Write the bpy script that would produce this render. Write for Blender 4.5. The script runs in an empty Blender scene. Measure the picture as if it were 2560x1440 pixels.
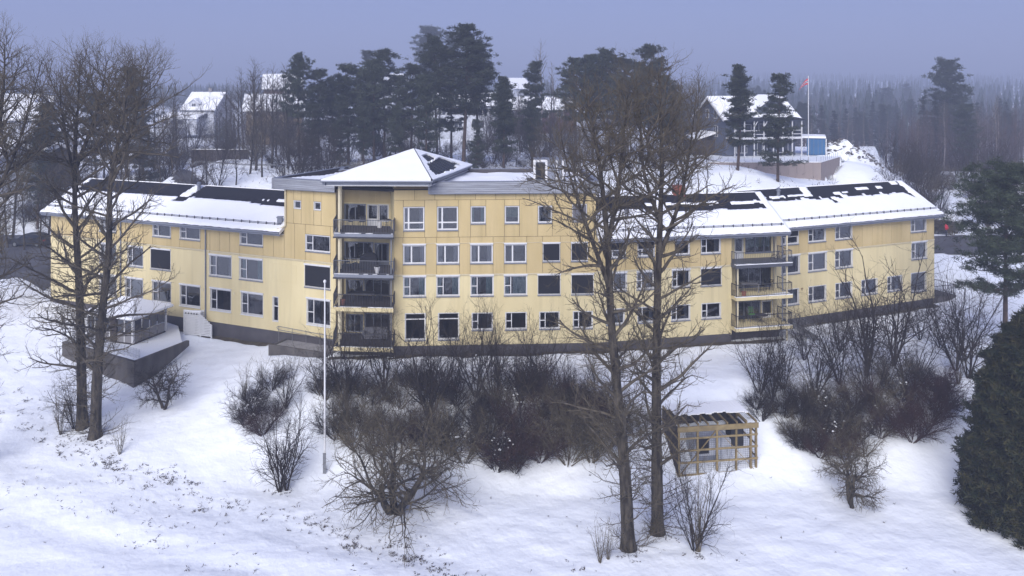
import bpy, math, random
import numpy as np
from mathutils import Vector, Matrix, noise as mnoise

random.seed(7)
S = bpy.context.scene
C = S.collection
CAMZ, FPX, CX, HY = 21.0, 2000.0, 1280.0, 220.0   # eye height, focal length and horizon, in photo pixels

# ---------------------------------------------------------------- camera
cam = bpy.data.cameras.new('camera')
cam.sensor_fit = 'HORIZONTAL'; cam.sensor_width = 36.0
cam.lens = 36.0 * FPX / 2560.0
cam.shift_y = -(720.0 - HY) / 2560.0
cam.clip_start = 0.5; cam.clip_end = 6000
camo = bpy.data.objects.new('camera', cam); C.objects.link(camo)
camo.location = (0, 0, CAMZ); camo.rotation_euler = (math.radians(90), 0, 0)
S.camera = camo

# ---------------------------------------------------------------- sky and sun
SUN_EL, SUN_AZ = math.radians(33), math.radians(196)   # the soft sun stands behind the viewer's left shoulder
w = bpy.data.worlds.new('World'); S.world = w; w.use_nodes = True
nt = w.node_tree; nt.nodes.clear()
sky = nt.nodes.new('ShaderNodeTexSky'); sky.sky_type = 'NISHITA'; sky.sun_disc = False
sky.sun_elevation = SUN_EL; sky.sun_rotation = SUN_AZ
sky.air_density = 1.0; sky.dust_density = 0.6; sky.ozone_density = 3.0
over = nt.nodes.new('ShaderNodeMix'); over.data_type = 'RGBA'; over.blend_type = 'MIX'
over.inputs[0].default_value = 0.95                    # low cloud evens the sky out
over.inputs[7].default_value = (0.42, 0.53, 1.24, 1)
bg = nt.nodes.new('ShaderNodeBackground'); bg.inputs[1].default_value = 0.12
out = nt.nodes.new('ShaderNodeOutputWorld')
nt.links.new(sky.outputs[0], over.inputs[6]); nt.links.new(over.outputs[2], bg.inputs[0]); nt.links.new(bg.outputs[0], out.inputs[0])
sd = bpy.data.lights.new('sun', 'SUN'); sd.energy = 1.5; sd.angle = math.radians(48); sd.color = (1.0, 0.975, 0.945)
so = bpy.data.objects.new('sun', sd); C.objects.link(so)
sv = Vector((math.sin(SUN_AZ) * math.cos(SUN_EL), math.cos(SUN_AZ) * math.cos(SUN_EL), math.sin(SUN_EL)))
so.rotation_euler = sv.to_track_quat('Z', 'Y').to_euler(); so.location = sv * 60
S.view_settings.view_transform = 'Standard'; S.view_settings.look = 'None'
S.view_settings.exposure = 1.92; S.view_settings.gamma = 1.0; S.view_settings.use_curve_mapping = False
S.render.engine = 'CYCLES'
S.cycles.use_denoising = True
try:
    S.cycles.denoiser = 'OPENIMAGEDENOISE'; S.cycles.denoising_input_passes = 'RGB_ALBEDO_NORMAL'; S.cycles.denoising_prefilter = 'ACCURATE'
except Exception: pass
S.cycles.max_bounces = 6; S.cycles.diffuse_bounces = 3; S.cycles.glossy_bounces = 2; S.cycles.transmission_bounces = 2
S.cycles.transparent_max_bounces = 6; S.cycles.volume_bounces = 0
S.cycles.caustics_reflective = False; S.cycles.caustics_refractive = False
S.cycles.use_adaptive_sampling = True; S.cycles.adaptive_threshold = 0.015

# ---------------------------------------------------------------- materials
def mat(name, col, rough=0.85, col2=None, scale=1.2, var=0.18, bump=0.0, bscale=14.0, rnd=0.0, spec=0.25, metal=0.0, stretch=(1, 1, 1), detail=4.0, contrast=(0.35, 0.65), streak=0.0):
    m = bpy.data.materials.new(name); m.use_nodes = True
    n = m.node_tree.nodes; l = m.node_tree.links
    b = n['Principled BSDF']
    b.inputs['Roughness'].default_value = rough; b.inputs['Metallic'].default_value = metal
    b.inputs['Specular IOR Level'].default_value = spec
    g = n.new('ShaderNodeNewGeometry'); mp = n.new('ShaderNodeMapping'); mp.inputs['Scale'].default_value = stretch
    l.new(g.outputs['Position'], mp.inputs['Vector'])
    nz = n.new('ShaderNodeTexNoise'); nz.inputs['Scale'].default_value = scale; nz.inputs['Detail'].default_value = detail
    l.new(mp.outputs[0], nz.inputs['Vector'])
    r = n.new('ShaderNodeValToRGB')
    c1 = tuple(col); c2 = tuple(col2) if col2 else tuple(max(0, x * (1 - var)) for x in col)
    r.color_ramp.elements[0].position = contrast[0]; r.color_ramp.elements[1].position = contrast[1]
    r.color_ramp.elements[0].color = (*c2, 1); r.color_ramp.elements[1].color = (*c1, 1)
    l.new(nz.outputs['Fac'], r.inputs[0])
    src = r.outputs[0]
    if streak:
        m2 = n.new('ShaderNodeMapping'); m2.inputs['Scale'].default_value = (3.2, 3.2, 0.13); l.new(g.outputs['Position'], m2.inputs['Vector'])
        n3 = n.new('ShaderNodeTexNoise'); n3.inputs['Scale'].default_value = 1.0; n3.inputs['Detail'].default_value = 6; l.new(m2.outputs[0], n3.inputs['Vector'])
        r3 = n.new('ShaderNodeMapRange'); r3.inputs[1].default_value = .5; r3.inputs[2].default_value = .72; r3.inputs[3].default_value = 1; r3.inputs[4].default_value = 1 - streak; l.new(n3.outputs['Fac'], r3.inputs[0])
        v3 = n.new('ShaderNodeVectorMath'); v3.operation = 'SCALE'; l.new(src, v3.inputs[0]); l.new(r3.outputs[0], v3.inputs['Scale']); src = v3.outputs[0]
    if rnd:
        oi = n.new('ShaderNodeObjectInfo'); mr = n.new('ShaderNodeMapRange')
        mr.inputs[3].default_value = 1 - rnd; mr.inputs[4].default_value = 1 + rnd
        l.new(oi.outputs['Random'], mr.inputs[0])
        mm = n.new('ShaderNodeVectorMath'); mm.operation = 'SCALE'
        l.new(src, mm.inputs[0]); l.new(mr.outputs[0], mm.inputs['Scale']); src = mm.outputs[0]
    l.new(src, b.inputs['Base Color'])
    if bump:
        n2 = n.new('ShaderNodeTexNoise'); n2.inputs['Scale'].default_value = bscale; n2.inputs['Detail'].default_value = 5
        l.new(g.outputs['Position'], n2.inputs['Vector'])
        bp = n.new('ShaderNodeBump'); bp.inputs['Strength'].default_value = bump; bp.inputs['Distance'].default_value = 0.1
        l.new(n2.outputs['Fac'], bp.inputs['Height']); l.new(bp.outputs[0], b.inputs['Normal'])
    return m

MT = {}
MT['snow'] = mat('snow', (0.86, 0.88, 0.91), 0.6, var=0.03, scale=0.5, bump=0.35, bscale=2.2)
MT['roof_snow'] = mat('roof_snow', (0.88, 0.89, 0.91), 0.6, var=0.02, scale=0.8, bump=0.12, bscale=1.5)
MT['ground'] = mat('snow_ground', (0.84, 0.865, 0.91), 0.65, col2=(0.80, 0.83, 0.88), scale=0.35, bump=0.9, bscale=1.6, detail=8)
MT['plaster'] = mat('plaster', (0.665, 0.57, 0.335), 0.9, col2=(0.60, 0.505, 0.285), scale=0.75, stretch=(1, 1, 0.2), bump=0.06, bscale=60, detail=8, streak=.10)
MT['panel'] = mat('facade_board', (0.54, 0.425, 0.222), 0.85, col2=(0.475, 0.37, 0.182), scale=0.8, stretch=(1, 1, 0.25), rnd=0.04, detail=8, streak=.10)
MT['joint'] = mat('panel_backing', (0.17, 0.125, 0.065), 0.95)
MT['plinth'] = mat('plinth_paint', (0.085, 0.078, 0.085), 0.9, var=0.25, scale=1.2, bump=0.1, bscale=30)
MT['concrete'] = mat('concrete', (0.27, 0.26, 0.265), 0.9, var=0.3, scale=1.0, stretch=(1, 1, 0.4), bump=0.1)
MT['dark_concrete'] = mat('dark_concrete', (0.115, 0.105, 0.10), 0.95, var=0.4, scale=1.5, stretch=(1, 1, 0.4), bump=0.15)
MT['white'] = mat('white_paint', (0.66, 0.66, 0.67), 0.5, var=0.06, scale=3)
MT['cream'] = mat('cream_metal', (0.62, 0.55, 0.38), 0.6, var=0.08)
MT['roof'] = mat('dark_roof', (0.016, 0.016, 0.022), 0.75, var=0.35, scale=4, bump=0.1, bscale=25)
MT['seam_metal'] = mat('dark_seam_metal', (0.022, 0.024, 0.034), 0.5, var=0.3, scale=3)
MT['grey_board'] = mat('grey_board', (0.30, 0.315, 0.355), 0.8, col2=(0.18, 0.18, 0.20), scale=1.6, stretch=(0.35, 0.35, 9), rnd=0.12, detail=7, contrast=(0.25, 0.6))
MT['grey_metal'] = mat('grey_metal', (0.22, 0.235, 0.28), 0.5, var=0.12, metal=0.2)
MT['rail_grey'] = mat('railing_grey', (0.10, 0.105, 0.125), 0.5, var=0.15, metal=0.2)
MT['dark_metal'] = mat('dark_metal', (0.045, 0.046, 0.055), 0.55, var=0.2, metal=0.3)
MT['steel'] = mat('galvanised_steel', (0.20, 0.205, 0.22), 0.5, var=0.15, metal=0.4)
MT['black'] = mat('black_screen', (0.012, 0.012, 0.016), 0.8, var=0.1)
MT['grey_screen'] = mat('grey_screen', (0.14, 0.14, 0.16), 0.8, var=0.1)
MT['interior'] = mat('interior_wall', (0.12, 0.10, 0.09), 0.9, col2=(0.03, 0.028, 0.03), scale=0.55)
MT['teal'] = mat('teal_curtain', (0.22, 0.36, 0.40), 0.9, col2=(0.30, 0.44, 0.47), scale=9, stretch=(1, 1, 0.05))
MT['pale_curtain'] = mat('pale_curtain', (0.52, 0.51, 0.55), 0.9, col2=(0.40, 0.39, 0.44), scale=9, stretch=(1, 1, 0.05))
MT['brown_curtain'] = mat('brown_curtain', (0.16, 0.115, 0.085), 0.9, col2=(0.10, 0.07, 0.055), scale=9, stretch=(1, 1, 0.05))
MT['green_blind'] = mat('green_blind', (0.25, 0.34, 0.29), 0.9)
MT['bark'] = mat('bark', (0.08, 0.068, 0.054), 0.95, col2=(0.02, 0.016, 0.013), scale=5, stretch=(1, 1, 0.22), bump=0.9, bscale=8, contrast=(.38, .62))
MT['twig'] = mat('twig', (0.095, 0.080, 0.062), 0.9, col2=(0.06, 0.05, 0.038), scale=2)
MT['twig_olive'] = mat('olive_twig', (0.135, 0.112, 0.075), 0.9, col2=(0.075, 0.062, 0.04), scale=1.5)
MT['limb'] = mat('limb_bark', (0.115, 0.097, 0.073), 0.9, col2=(0.05, 0.041, 0.031), scale=3)
MT['twig_dark'] = mat('dark_twig', (0.038, 0.029, 0.024), 0.9, col2=(0.022, 0.017, 0.014), scale=2)
MT['twig_red'] = mat('red_twig', (0.058, 0.026, 0.022), 0.9, col2=(0.028, 0.015, 0.014), scale=1.2)
MT['birch'] = mat('birch_bark', (0.30, 0.26, 0.26), 0.9, col2=(0.12, 0.10, 0.10), scale=3, stretch=(1, 1, 2))
MT['twig_birch'] = mat('birch_thicket', (0.10, 0.07, 0.068), 0.9, col2=(0.045, 0.034, 0.034), scale=.8)
MT['pine_bark'] = mat('pine_bark', (0.085, 0.055, 0.042), 0.95, col2=(0.04, 0.03, 0.026), scale=2, bump=0.4)
MT['needle'] = mat('pine_needle', (0.048, 0.058, 0.038), 0.8, col2=(0.02, 0.027, 0.02), scale=0.9, rnd=0.2)
MT['needle_near'] = mat('pine_needle_near', (0.050, 0.066, 0.036), 0.8, col2=(0.024, 0.034, 0.02), scale=0.9)
MT['spruce'] = mat('spruce_needle', (0.026, 0.036, 0.030), 0.8, col2=(0.014, 0.02, 0.018), scale=0.9, rnd=0.25)
MT['thuja'] = mat('thuja_leaf', (0.058, 0.052, 0.020), 0.8, col2=(0.012, 0.019, 0.008), scale=2.2, contrast=(.42, .68))
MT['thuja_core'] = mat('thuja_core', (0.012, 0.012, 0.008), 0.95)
MT['asphalt'] = mat('asphalt', (0.05, 0.048, 0.052), 0.9, col2=(0.10, 0.10, 0.11), scale=0.35, bump=0.1, contrast=(0.3, 0.8))
MT['soil'] = mat('soil', (0.055, 0.04, 0.028), 0.95, col2=(0.10, 0.085, 0.05), scale=2.5, bump=0.5)
MT['brick'] = mat('red_brick', (0.26, 0.085, 0.06), 0.9, var=0.3, scale=6)
MT['timber'] = mat('treated_timber', (0.27, 0.205, 0.10), 0.8, col2=(0.19, 0.145, 0.075), scale=2.5, stretch=(1, 1, 1), rnd=0.12)
MT['old_wood'] = mat('weathered_wood', (0.055, 0.044, 0.042), 0.9, var=0.4, scale=2, rnd=0.2)
MT['white_clad'] = mat('white_cladding', (0.52, 0.54, 0.60), 0.7, var=0.1)
MT['yellow_clad'] = mat('ochre_cladding', (0.28, 0.20, 0.105), 0.8, var=0.15)
MT['red_clad'] = mat('red_cladding', (0.085, 0.03, 0.03), 0.8, var=0.15)
MT['brown_clad'] = mat('brown_cladding', (0.16, 0.10, 0.085), 0.8, var=0.15)
MT['blue_grey_clad'] = mat('blue_grey_cladding', (0.10, 0.115, 0.16), 0.75, var=0.12, scale=3, stretch=(0.2, 0.2, 8))
MT['tan_wall'] = mat('tan_retaining_wall', (0.30, 0.25, 0.235), 0.9, var=0.12, scale=1.5, stretch=(1, 1, 0.2))
MT['container'] = mat('blue_container', (0.035, 0.13, 0.29), 0.55, var=0.15)
MT['flag_red'] = mat('flag_red', (0.50, 0.05, 0.07), 0.8)
MT['flag_blue'] = mat('flag_blue', (0.02, 0.03, 0.14), 0.8)
MT['car_dark'] = mat('dark_car_paint', (0.03, 0.032, 0.04), 0.3, spec=0.5)
MT['rubber'] = mat('rubber', (0.012, 0.012, 0.013), 0.8)
MT['tail_red'] = mat('tail_light', (0.45, 0.01, 0.01), 0.3)
MT['red_jacket'] = mat('red_jacket', (0.52, 0.03, 0.05), 0.8)
MT['trousers'] = mat('dark_trousers', (0.02, 0.022, 0.035), 0.9)
MT['skin'] = mat('skin', (0.48, 0.30, 0.22), 0.6)
MT['hair'] = mat('dark_hair', (0.03, 0.022, 0.017), 0.8)
MT['green_plastic'] = mat('green_fabric', (0.10, 0.26, 0.07), 0.7)
MT['terracotta'] = mat('terracotta', (0.30, 0.12, 0.075), 0.85)
MT['stone'] = mat('grey_stone', (0.16, 0.145, 0.145), 0.95, var=0.4, scale=2, rnd=0.3)
MT['dry'] = mat('dry_plant', (0.075, 0.055, 0.04), 0.95, col2=(0.035, 0.026, 0.02), scale=3)
MT['yellow_sign'] = mat('yellow_sticker', (0.65, 0.45, 0.03), 0.6)

def glass(name, tint, refl):
    m = bpy.data.materials.new(name); m.use_nodes = True
    n = m.node_tree.nodes; l = m.node_tree.links; n.clear()
    o = n.new('ShaderNodeOutputMaterial'); mx = n.new('ShaderNodeMixShader'); fr = n.new('ShaderNodeFresnel'); fr.inputs[0].default_value = refl
    t = n.new('ShaderNodeBsdfTransparent'); t.inputs[0].default_value = (*tint, 1)
    g = n.new('ShaderNodeBsdfGlossy'); g.inputs['Roughness'].default_value = 0.03; g.inputs[0].default_value = (0.95, 0.97, 1, 1)
    nz = n.new('ShaderNodeTexNoise'); nz.inputs['Scale'].default_value = 0.8
    ge = n.new('ShaderNodeNewGeometry'); l.new(ge.outputs['Position'], nz.inputs['Vector'])
    bp = n.new('ShaderNodeBump'); bp.inputs['Strength'].default_value = 0.14; bp.inputs['Distance'].default_value = 0.3
    l.new(nz.outputs['Fac'], bp.inputs['Height']); l.new(bp.outputs[0], g.inputs['Normal'])
    l.new(fr.outputs[0], mx.inputs[0]); l.new(t.outputs[0], mx.inputs[1]); l.new(g.outputs[0], mx.inputs[2]); l.new(mx.outputs[0], o.inputs[0])
    return m
MT['glass'] = glass('window_glass', (0.62, 0.66, 0.70), 2.1)
MT['car_glass'] = mat('car_glass', (0.015, 0.017, 0.022), 0.1, spec=0.8)
MT['far_glass'] = mat('far_window_glass', (0.05, 0.055, 0.075), 0.12, spec=0.7)

# ---------------------------------------------------------------- mesh helpers
def link(name, me, m=None, parent=None):
    o = bpy.data.objects.new(name, me); C.objects.link(o)
    if m is not None and not me.materials: me.materials.append(MT[m] if isinstance(m, str) else m)
    if parent is not None:
        o.parent = parent
    return o
def np_mesh(name, V, F3=None, F4=None, smooth=False):
    """a mesh from numpy arrays of vertices, triangles and quads"""
    me = bpy.data.meshes.new(name)
    V = np.asarray(V, dtype=np.float32)
    parts = []; tot = []
    if F3 is not None and len(F3): F3 = np.asarray(F3, dtype=np.int32); parts.append(F3.ravel()); tot.append(np.full(len(F3), 3, np.int32))
    if F4 is not None and len(F4): F4 = np.asarray(F4, dtype=np.int32); parts.append(F4.ravel()); tot.append(np.full(len(F4), 4, np.int32))
    li = np.concatenate(parts); lt = np.concatenate(tot); ls = np.concatenate(([0], np.cumsum(lt)[:-1])).astype(np.int32)
    me.vertices.add(len(V)); me.vertices.foreach_set('co', V.ravel())
    me.loops.add(len(li)); me.loops.foreach_set('vertex_index', li)
    me.polygons.add(len(lt)); me.polygons.foreach_set('loop_start', ls); me.polygons.foreach_set('loop_total', lt)
    if smooth: me.polygons.foreach_set('use_smooth', np.ones(len(lt), dtype=bool))
    me.update(calc_edges=True); me.validate()
    return me
class MB:
    """collects boxes, prisms and tubes for ONE part"""
    def __init__(s): s.v = []; s.f = []
    def add(s, vs, fs):
        k = len(s.v); s.v += [tuple(v) for v in vs]; s.f += [tuple(i + k for i in f) for f in fs]; return s
    def box(s, a, b):
        (x0, y0, z0), (x1, y1, z1) = a, b
        return s.hexa([(x0, y0, z0), (x1, y0, z0), (x1, y1, z0), (x0, y1, z0)], [(x0, y0, z1), (x1, y0, z1), (x1, y1, z1), (x0, y1, z1)])
    def hexa(s, bot, top):
        n = len(bot)
        return s.add(list(bot) + list(top), [tuple(range(n))[::-1], tuple(range(n, 2 * n))] + [(i, (i + 1) % n, n + (i + 1) % n, n + i) for i in range(n)])
    def prism(s, poly, z0, z1):
        a = sum(poly[i][0] * poly[(i + 1) % len(poly)][1] - poly[(i + 1) % len(poly)][0] * poly[i][1] for i in range(len(poly)))
        if a < 0: poly = poly[::-1]
        return s.hexa([(p[0], p[1], z0) for p in poly], [(p[0], p[1], z1) for p in poly])
    def bar(s, a, b, w, h=None, up=(0, 0, 1)):
        a, b = Vector(a), Vector(b); d = (b - a).normalized(); u = Vector(up)
        if abs(d.dot(u)) > 0.98: u = Vector((1, 0, 0))
        x = d.cross(u).normalized(); y = x.cross(d); h = w if h is None else h
        q = [x * (w / 2) * i + y * (h / 2) * j for i, j in ((-1, -1), (1, -1), (1, 1), (-1, 1))]
        return s.hexa([a + k for k in q], [b + k for k in q])
    def cyl(s, a, b, r, n=8, r2=None):
        a, b = Vector(a), Vector(b); d = (b - a).normalized(); u = Vector((0, 0, 1)) if abs(d.z) < 0.95 else Vector((1, 0, 0))
        x = d.cross(u).normalized(); y = x.cross(d); r2 = r if r2 is None else r2
        c = [x * math.cos(t) + y * math.sin(t) for t in (2 * math.pi * i / n for i in range(n))]
        return s.hexa([a + k * r for k in c], [b + k * r2 for k in c])
    def path(s, pts, r, n=6):
        for a, b in zip(pts, pts[1:]): s.cyl(a, b, r, n)
        return s
    def mesh(s, name):
        me = bpy.data.meshes.new(name); me.from_pydata(s.v, [], s.f); me.update(); return me
    def build(s, name, m, parent=None, off=None):
        """verts are in world coordinates; the parent's position is taken off"""
        o = link(name, s.mesh(name), m, parent)
        if parent is not None and off is None: off = world_loc(parent)
        if off is not None and parent is not None: o.location = tuple(-c for c in off)
        return o
def world_loc(o):
    p = Vector((0, 0, 0))
    while o is not None: p += o.location; o = o.parent
    return p
def thing(name, label, cat, loc=(0, 0, 0), group=None, rotz=0.0, scale=None):
    o = bpy.data.objects.new(name, None); C.objects.link(o); o.location = loc; o.rotation_euler = (0, 0, rotz); o.empty_display_size = 0.3
    if scale is not None: o.scale = scale if hasattr(scale, '__len__') else (scale,) * 3
    o['label'] = label; o['category'] = cat
    if group: o['group'] = group
    return o
def tag(o, label=None, cat=None, group=None, kind=None):
    for k, v in (('label', label), ('category', cat), ('group', group), ('kind', kind)):
        if v: o[k] = v
    return o

# ---------------------------------------------------------------- terrain
def ss(a, b, x):
    t = np.clip((np.asarray(x, dtype=float) - a) / (b - a), 0, 1); return t * t * (3 - 2 * t)
_rt = np.random.RandomState(3).rand(256, 256)
def vn(x, y):
    x = np.asarray(x, float); y = np.asarray(y, float)
    xi = np.floor(x).astype(int); yi = np.floor(y).astype(int); fx = x - xi; fy = y - yi
    fx = fx * fx * (3 - 2 * fx); fy = fy * fy * (3 - 2 * fy); a = xi & 255; b = yi & 255; a1 = (xi + 1) & 255; b1 = (yi + 1) & 255
    return (_rt[a, b] * (1 - fx) * (1 - fy) + _rt[a1, b] * fx * (1 - fy) + _rt[a, b1] * (1 - fx) * fy + _rt[a1, b1] * fx * fy) * 2 - 1
WALL_PTS = [(27.0, 108.0), (41.7, 108.0), (47.8, 116.7)]
def H(X, Y):
    X = np.asarray(X, float); Y = np.asarray(Y, float)
    left = ss(-14, -26, X)
    bank = -4.0 + 4.25 * ss(49.0, 58.5, Y + 0.9 * vn(X * 0.12, 3.3))
    ramp = -4.3 + 4.5 * np.clip((Y - 42) / 29.0, 0, 1)
    far_l = ss(-33, -44, X)
    z = bank * (1 - left) + ramp * left
    z = z + 0.3 * far_l * ss(50, 66, Y)
    # the slope break of the field at the lower left
    fld = ss(0.0, 2.5, (-0.31 * X + 37.5) - Y) * ss(8, -2, X)
    z = z + 0.35 * fld
    wl = ss(-43.5, -48, X); wr = ss(41.5, 47, X)
    cen = ss(74, 107, Y) * (9.6 + 0.9 * ss(10, 27, X) - 2.2 * ss(27, 44, X))
    lf = ss(64, 77, Y) * 2.2 + ss(100, 122, Y) * 5.6
    rg = ss(62, 88, Y) * 3.0 + ss(100, 128, Y) * 2.6 - ss(135, 205, Y) * 6.0
    z = z + cen * (1 - wl) * (1 - wr) + lf * wl + rg * wr
    z = z + 1.0 * ss(150, 230, Y) * (1 - wr)
    # the levelled plot behind the retaining wall
    plot = ss(108.0, 108.5, Y) * ss(24, 28, X) * ss(0.0, -0.5, (X - 41.7) * 0.819 - (Y - 108) * 0.574) * ss(150, 140, Y)
    z = np.where(plot > 0, z * (1 - plot) + 10.8 * plot, z)
    emb = ss(66, 50, X) * ss(104, 119, Y) * ss(165, 145, Y) * (X > 43) * (plot <= 0)
    z = z * (1 - emb) + 10.3 * emb
    near = ss(80, 62, Y)
    z = z + near * (1 - 0.65 * fld) * (0.07 * vn(X * 0.55, Y * 0.8) + 0.05 * vn(X * 1.5 + 9, Y * 1.9) + 0.022 * vn(X * 3.1 + 3, Y * 3.3)) + 0.06 * vn(X * 0.16 + 5, Y * 0.16)
    z = z + (1 - near) * ss(78, 90, Y) * (0.35 * vn(X * 0.11, Y * 0.11) + 0.12 * vn(X * 0.5, Y * 0.5)) * (1 - 0.9 * (plot > 0))
    z = z + np.clip((Y - 200) / 2300, 0, 1) ** 0.92 * ss(0.08, 0.28, X / np.maximum(Y, 1.0)) * (56.0 + 7.0 * vn(X * 0.006, Y * 0.004)) + 5.0 * ss(500, 1200, Y) * vn(X * 0.008 + 4, Y * 0.003)
    # brook-side hump with tufts in the lower left
    z = z + 0.25 * np.exp(-((Y - (47.5 - (X + 28) * 0.33)) / 1.6) ** 2) * ss(4, -6, X)
    return z
def h(x, y): return float(H(x, y))
def ray(px, py): return (px - CX) / FPX, -(py - HY) / FPX
_RY = np.arange(30.0, 330.0, 0.2)
def ground_at(px, py):
    """the point of the terrain seen at a photo pixel"""
    rx, rz = ray(px, py); d = CAMZ + rz * _RY - H(rx * _RY, _RY); k = int(np.argmax(d <= 0)); k = max(k, 1)
    y = _RY[k - 1] + 0.2 * d[k - 1] / (d[k - 1] - d[k] + 1e-9)
    return Vector((rx * y, y, h(rx * y, y)))
def spot(px, Y):
    x = (px - CX) / FPX * Y; return Vector((x, Y, h(x, Y)))
def z_at(py, Y): return CAMZ - (py - HY) / FPX * Y

def axis(segs):
    a = []
    for x0, x1, st in segs: a += list(np.arange(x0, x1, st))
    return np.array(a + [segs[-1][1]])
xs = axis([(-2700, -300, 100), (-300, -100, 12), (-100, -52, 1.5), (-52, 52, 0.4), (52, 100, 1.5), (100, 300, 12), (300, 2700, 100)])
ys = axis([(-120, 20, 14), (20, 36, 1.0), (36, 66, 0.3), (66, 105, 0.8), (105, 120, 0.5), (120, 170, 1.5), (170, 400, 10), (400, 2600, 50)])
GX, GY = np.meshgrid(xs, ys); GZ = H(GX, GY)
V = np.stack([GX, GY, GZ], -1).reshape(-1, 3); nx_, ny_ = len(xs), len(ys)
idx = np.arange(nx_ * ny_).reshape(ny_, nx_)
F4 = np.stack([idx[:-1, :-1], idx[:-1, 1:], idx[1:, 1:], idx[1:, :-1]], -1).reshape(-1, 4)
ground = link('ground', np_mesh('ground', V, None, F4, True), 'ground')
tag(ground, 'snow covered ground of meadow, bank and hillside', kind='structure')

def sheet(name, label, x0, x1, y0, y1, m, dz, inside, step=0.6):
    """a ground sheet lying dz above the snow where inside(x, y) holds"""
    gx, gy = np.meshgrid(np.arange(x0, x1 + step, step), np.arange(y0, y1 + step, step)); gz = H(gx, gy) + dz
    v = np.stack([gx, gy, gz], -1).reshape(-1, 3); i = np.arange(gx.size).reshape(gx.shape)
    q = np.stack([i[:-1, :-1], i[:-1, 1:], i[1:, 1:], i[1:, :-1]], -1)
    keep = inside((gx[:-1, :-1] + step / 2), (gy[:-1, :-1] + step / 2))
    o = link(name, np_mesh(name, v, None, q[keep].reshape(-1, 4), True), m)
    return tag(o, label, kind='structure')

# ================================================================ the apartment building
BLD = thing('apartment_building', 'long yellow apartment building with snowy roofs and stacked balconies', 'building', (0, 66, 0))
BO = Vector((0, 66, 0))
UNIT = MB().box((-.5, -.5, -.5), (.5, .5, .5)).mesh('unit_board')
_unit = {}
def unit(m):
    if m not in _unit:
        me = UNIT.copy(); me.materials.append(MT[m]); _unit[m] = me
    return _unit[m]
class Facet:
    """an upright wall plane: u runs along it, d outward to the viewer"""
    def __init__(s, p0, p1):
        s.p0 = Vector((*p0, 0)); s.p1 = Vector((*p1, 0)); e = s.p1 - s.p0; s.L = e.length; s.U = e.normalized(); s.N = Vector((s.U.y, -s.U.x, 0))
        s.ang = math.atan2(s.U.y, s.U.x)
    def at(s, u, z, d=0.0): p = s.p0 + s.U * u + s.N * d; return Vector((p.x, p.y, z))
    def hit(s, px, py):
        rx, rz = ray(px, py); Y = s.p0.dot(s.N) / (rx * s.N.x + s.N.y)
        return (Vector((rx * Y, Y, 0)) - s.p0).dot(s.U), CAMZ + rz * Y
    def u(s, px): return s.hit(px, 700)[0]
    def box(s, mb, u0, u1, z0, z1, d0, d1):
        return mb.hexa([s.at(u0, z0, d1), s.at(u1, z0, d1), s.at(u1, z0, d0), s.at(u0, z0, d0)], [s.at(u0, z1, d1), s.at(u1, z1, d1), s.at(u1, z1, d0), s.at(u0, z1, d0)])
    def board(s, name, u0, u1, z0, z1, d0, d1, m, parent, off=BO):
        """one board as an object of its own that shares the unit mesh"""
        o = link(name, unit(m), None, parent)
        c = s.at((u0 + u1) / 2, (z0 + z1) / 2, (d0 + d1) / 2) - off
        o.location = c; o.rotation_euler = (0, 0, s.ang); o.scale = (u1 - u0, d1 - d0, z1 - z0); return o

FL = Facet((-43.9, 76.2), (-14.0, 63.6))
FC = Facet((-9.15, 62.0), (6.6, 62.85))
FD = Facet((6.6, 62.85), (22.4, 66.2))
FE = Facet((21.9, 68.41), (40.25, 76.3))
FB = Facet((-13.6, 64.9), (-9.75, 64.3))              # back wall of the left balcony stack
uR0 = FD.u(1829)
FR = Facet(tuple(FD.at(uR0, 0, -1.5)[:2]), tuple(FD.at(FD.L, 0, -1.5)[:2]))   # back wall of the right balcony stack
U711 = FL.u(711)

# ---- windows: photo rectangles, type, curtain
WIN = []
def row(fc, items, snap=True):
    ws = []
    for (x0, y0, x1, y1, ty, cu) in items:
        ym, xm = (y0 + y1) / 2, (x0 + x1) / 2
        ws.append([fc, fc.hit(x0, ym)[0], fc.hit(x1, ym)[0], fc.hit(xm, y1)[1], fc.hit(xm, y0)[1], ty, cu])
    if snap:
        zb = sum(w[3] for w in ws) / len(ws); zt = sum(w[4] for w in ws) / len(ws)
        for w in ws: w[3], w[4] = zb, zt
    WIN.extend(ws)
row(FL, [(250, 546, 291, 577, 'A', ''), (383, 557, 427, 592, 'A', 'p'), (451, 563, 500, 600, 'A', ''), (601, 575, 657, 613, 'A', ''), (765, 582, 825, 625, 'A', '')])
row(FL, [(250, 613, 291, 653, 'A', 't'), (320, 620, 358, 664, 'A', ''), (378, 625, 427, 674, 'K', ''), (525, 640, 579, 693, 'A', 'p'), (600, 648, 657, 701, 'A', 't'), (763, 661, 826, 717, 'K', '')])
row(FL, [(250, 687, 292, 737, 'A', ''), (314, 696, 358, 745, 'A', ''), (382, 706, 428, 754, 'A', ''), (451, 716, 501, 765, 'A', ''), (527, 726, 578, 776, 'A', 'b'), (604, 733, 658, 787, 'A', 'b')])
row(FL, [(683, 742, 696, 803, 'N', '')]); row(FL, [(768, 750, 826, 812, 'A', 'b')])
row(FL, [(736, 503, 752, 522, 'Q', ''), (786, 505, 802, 524, 'Q', '')])
row(FC, [(1010, 518, 1060, 574, 'C', 'p'), (1094, 518, 1144, 574, 'C', 'b')])
row(FC, [(1178, 517, 1213, 557, 'S', 't'), (1263, 516, 1297, 557, 'S', 'g'), (1346, 515, 1379, 555, 'S', '')])
row(FC, [(1432, 511, 1466, 552, 'G', '')])
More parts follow.
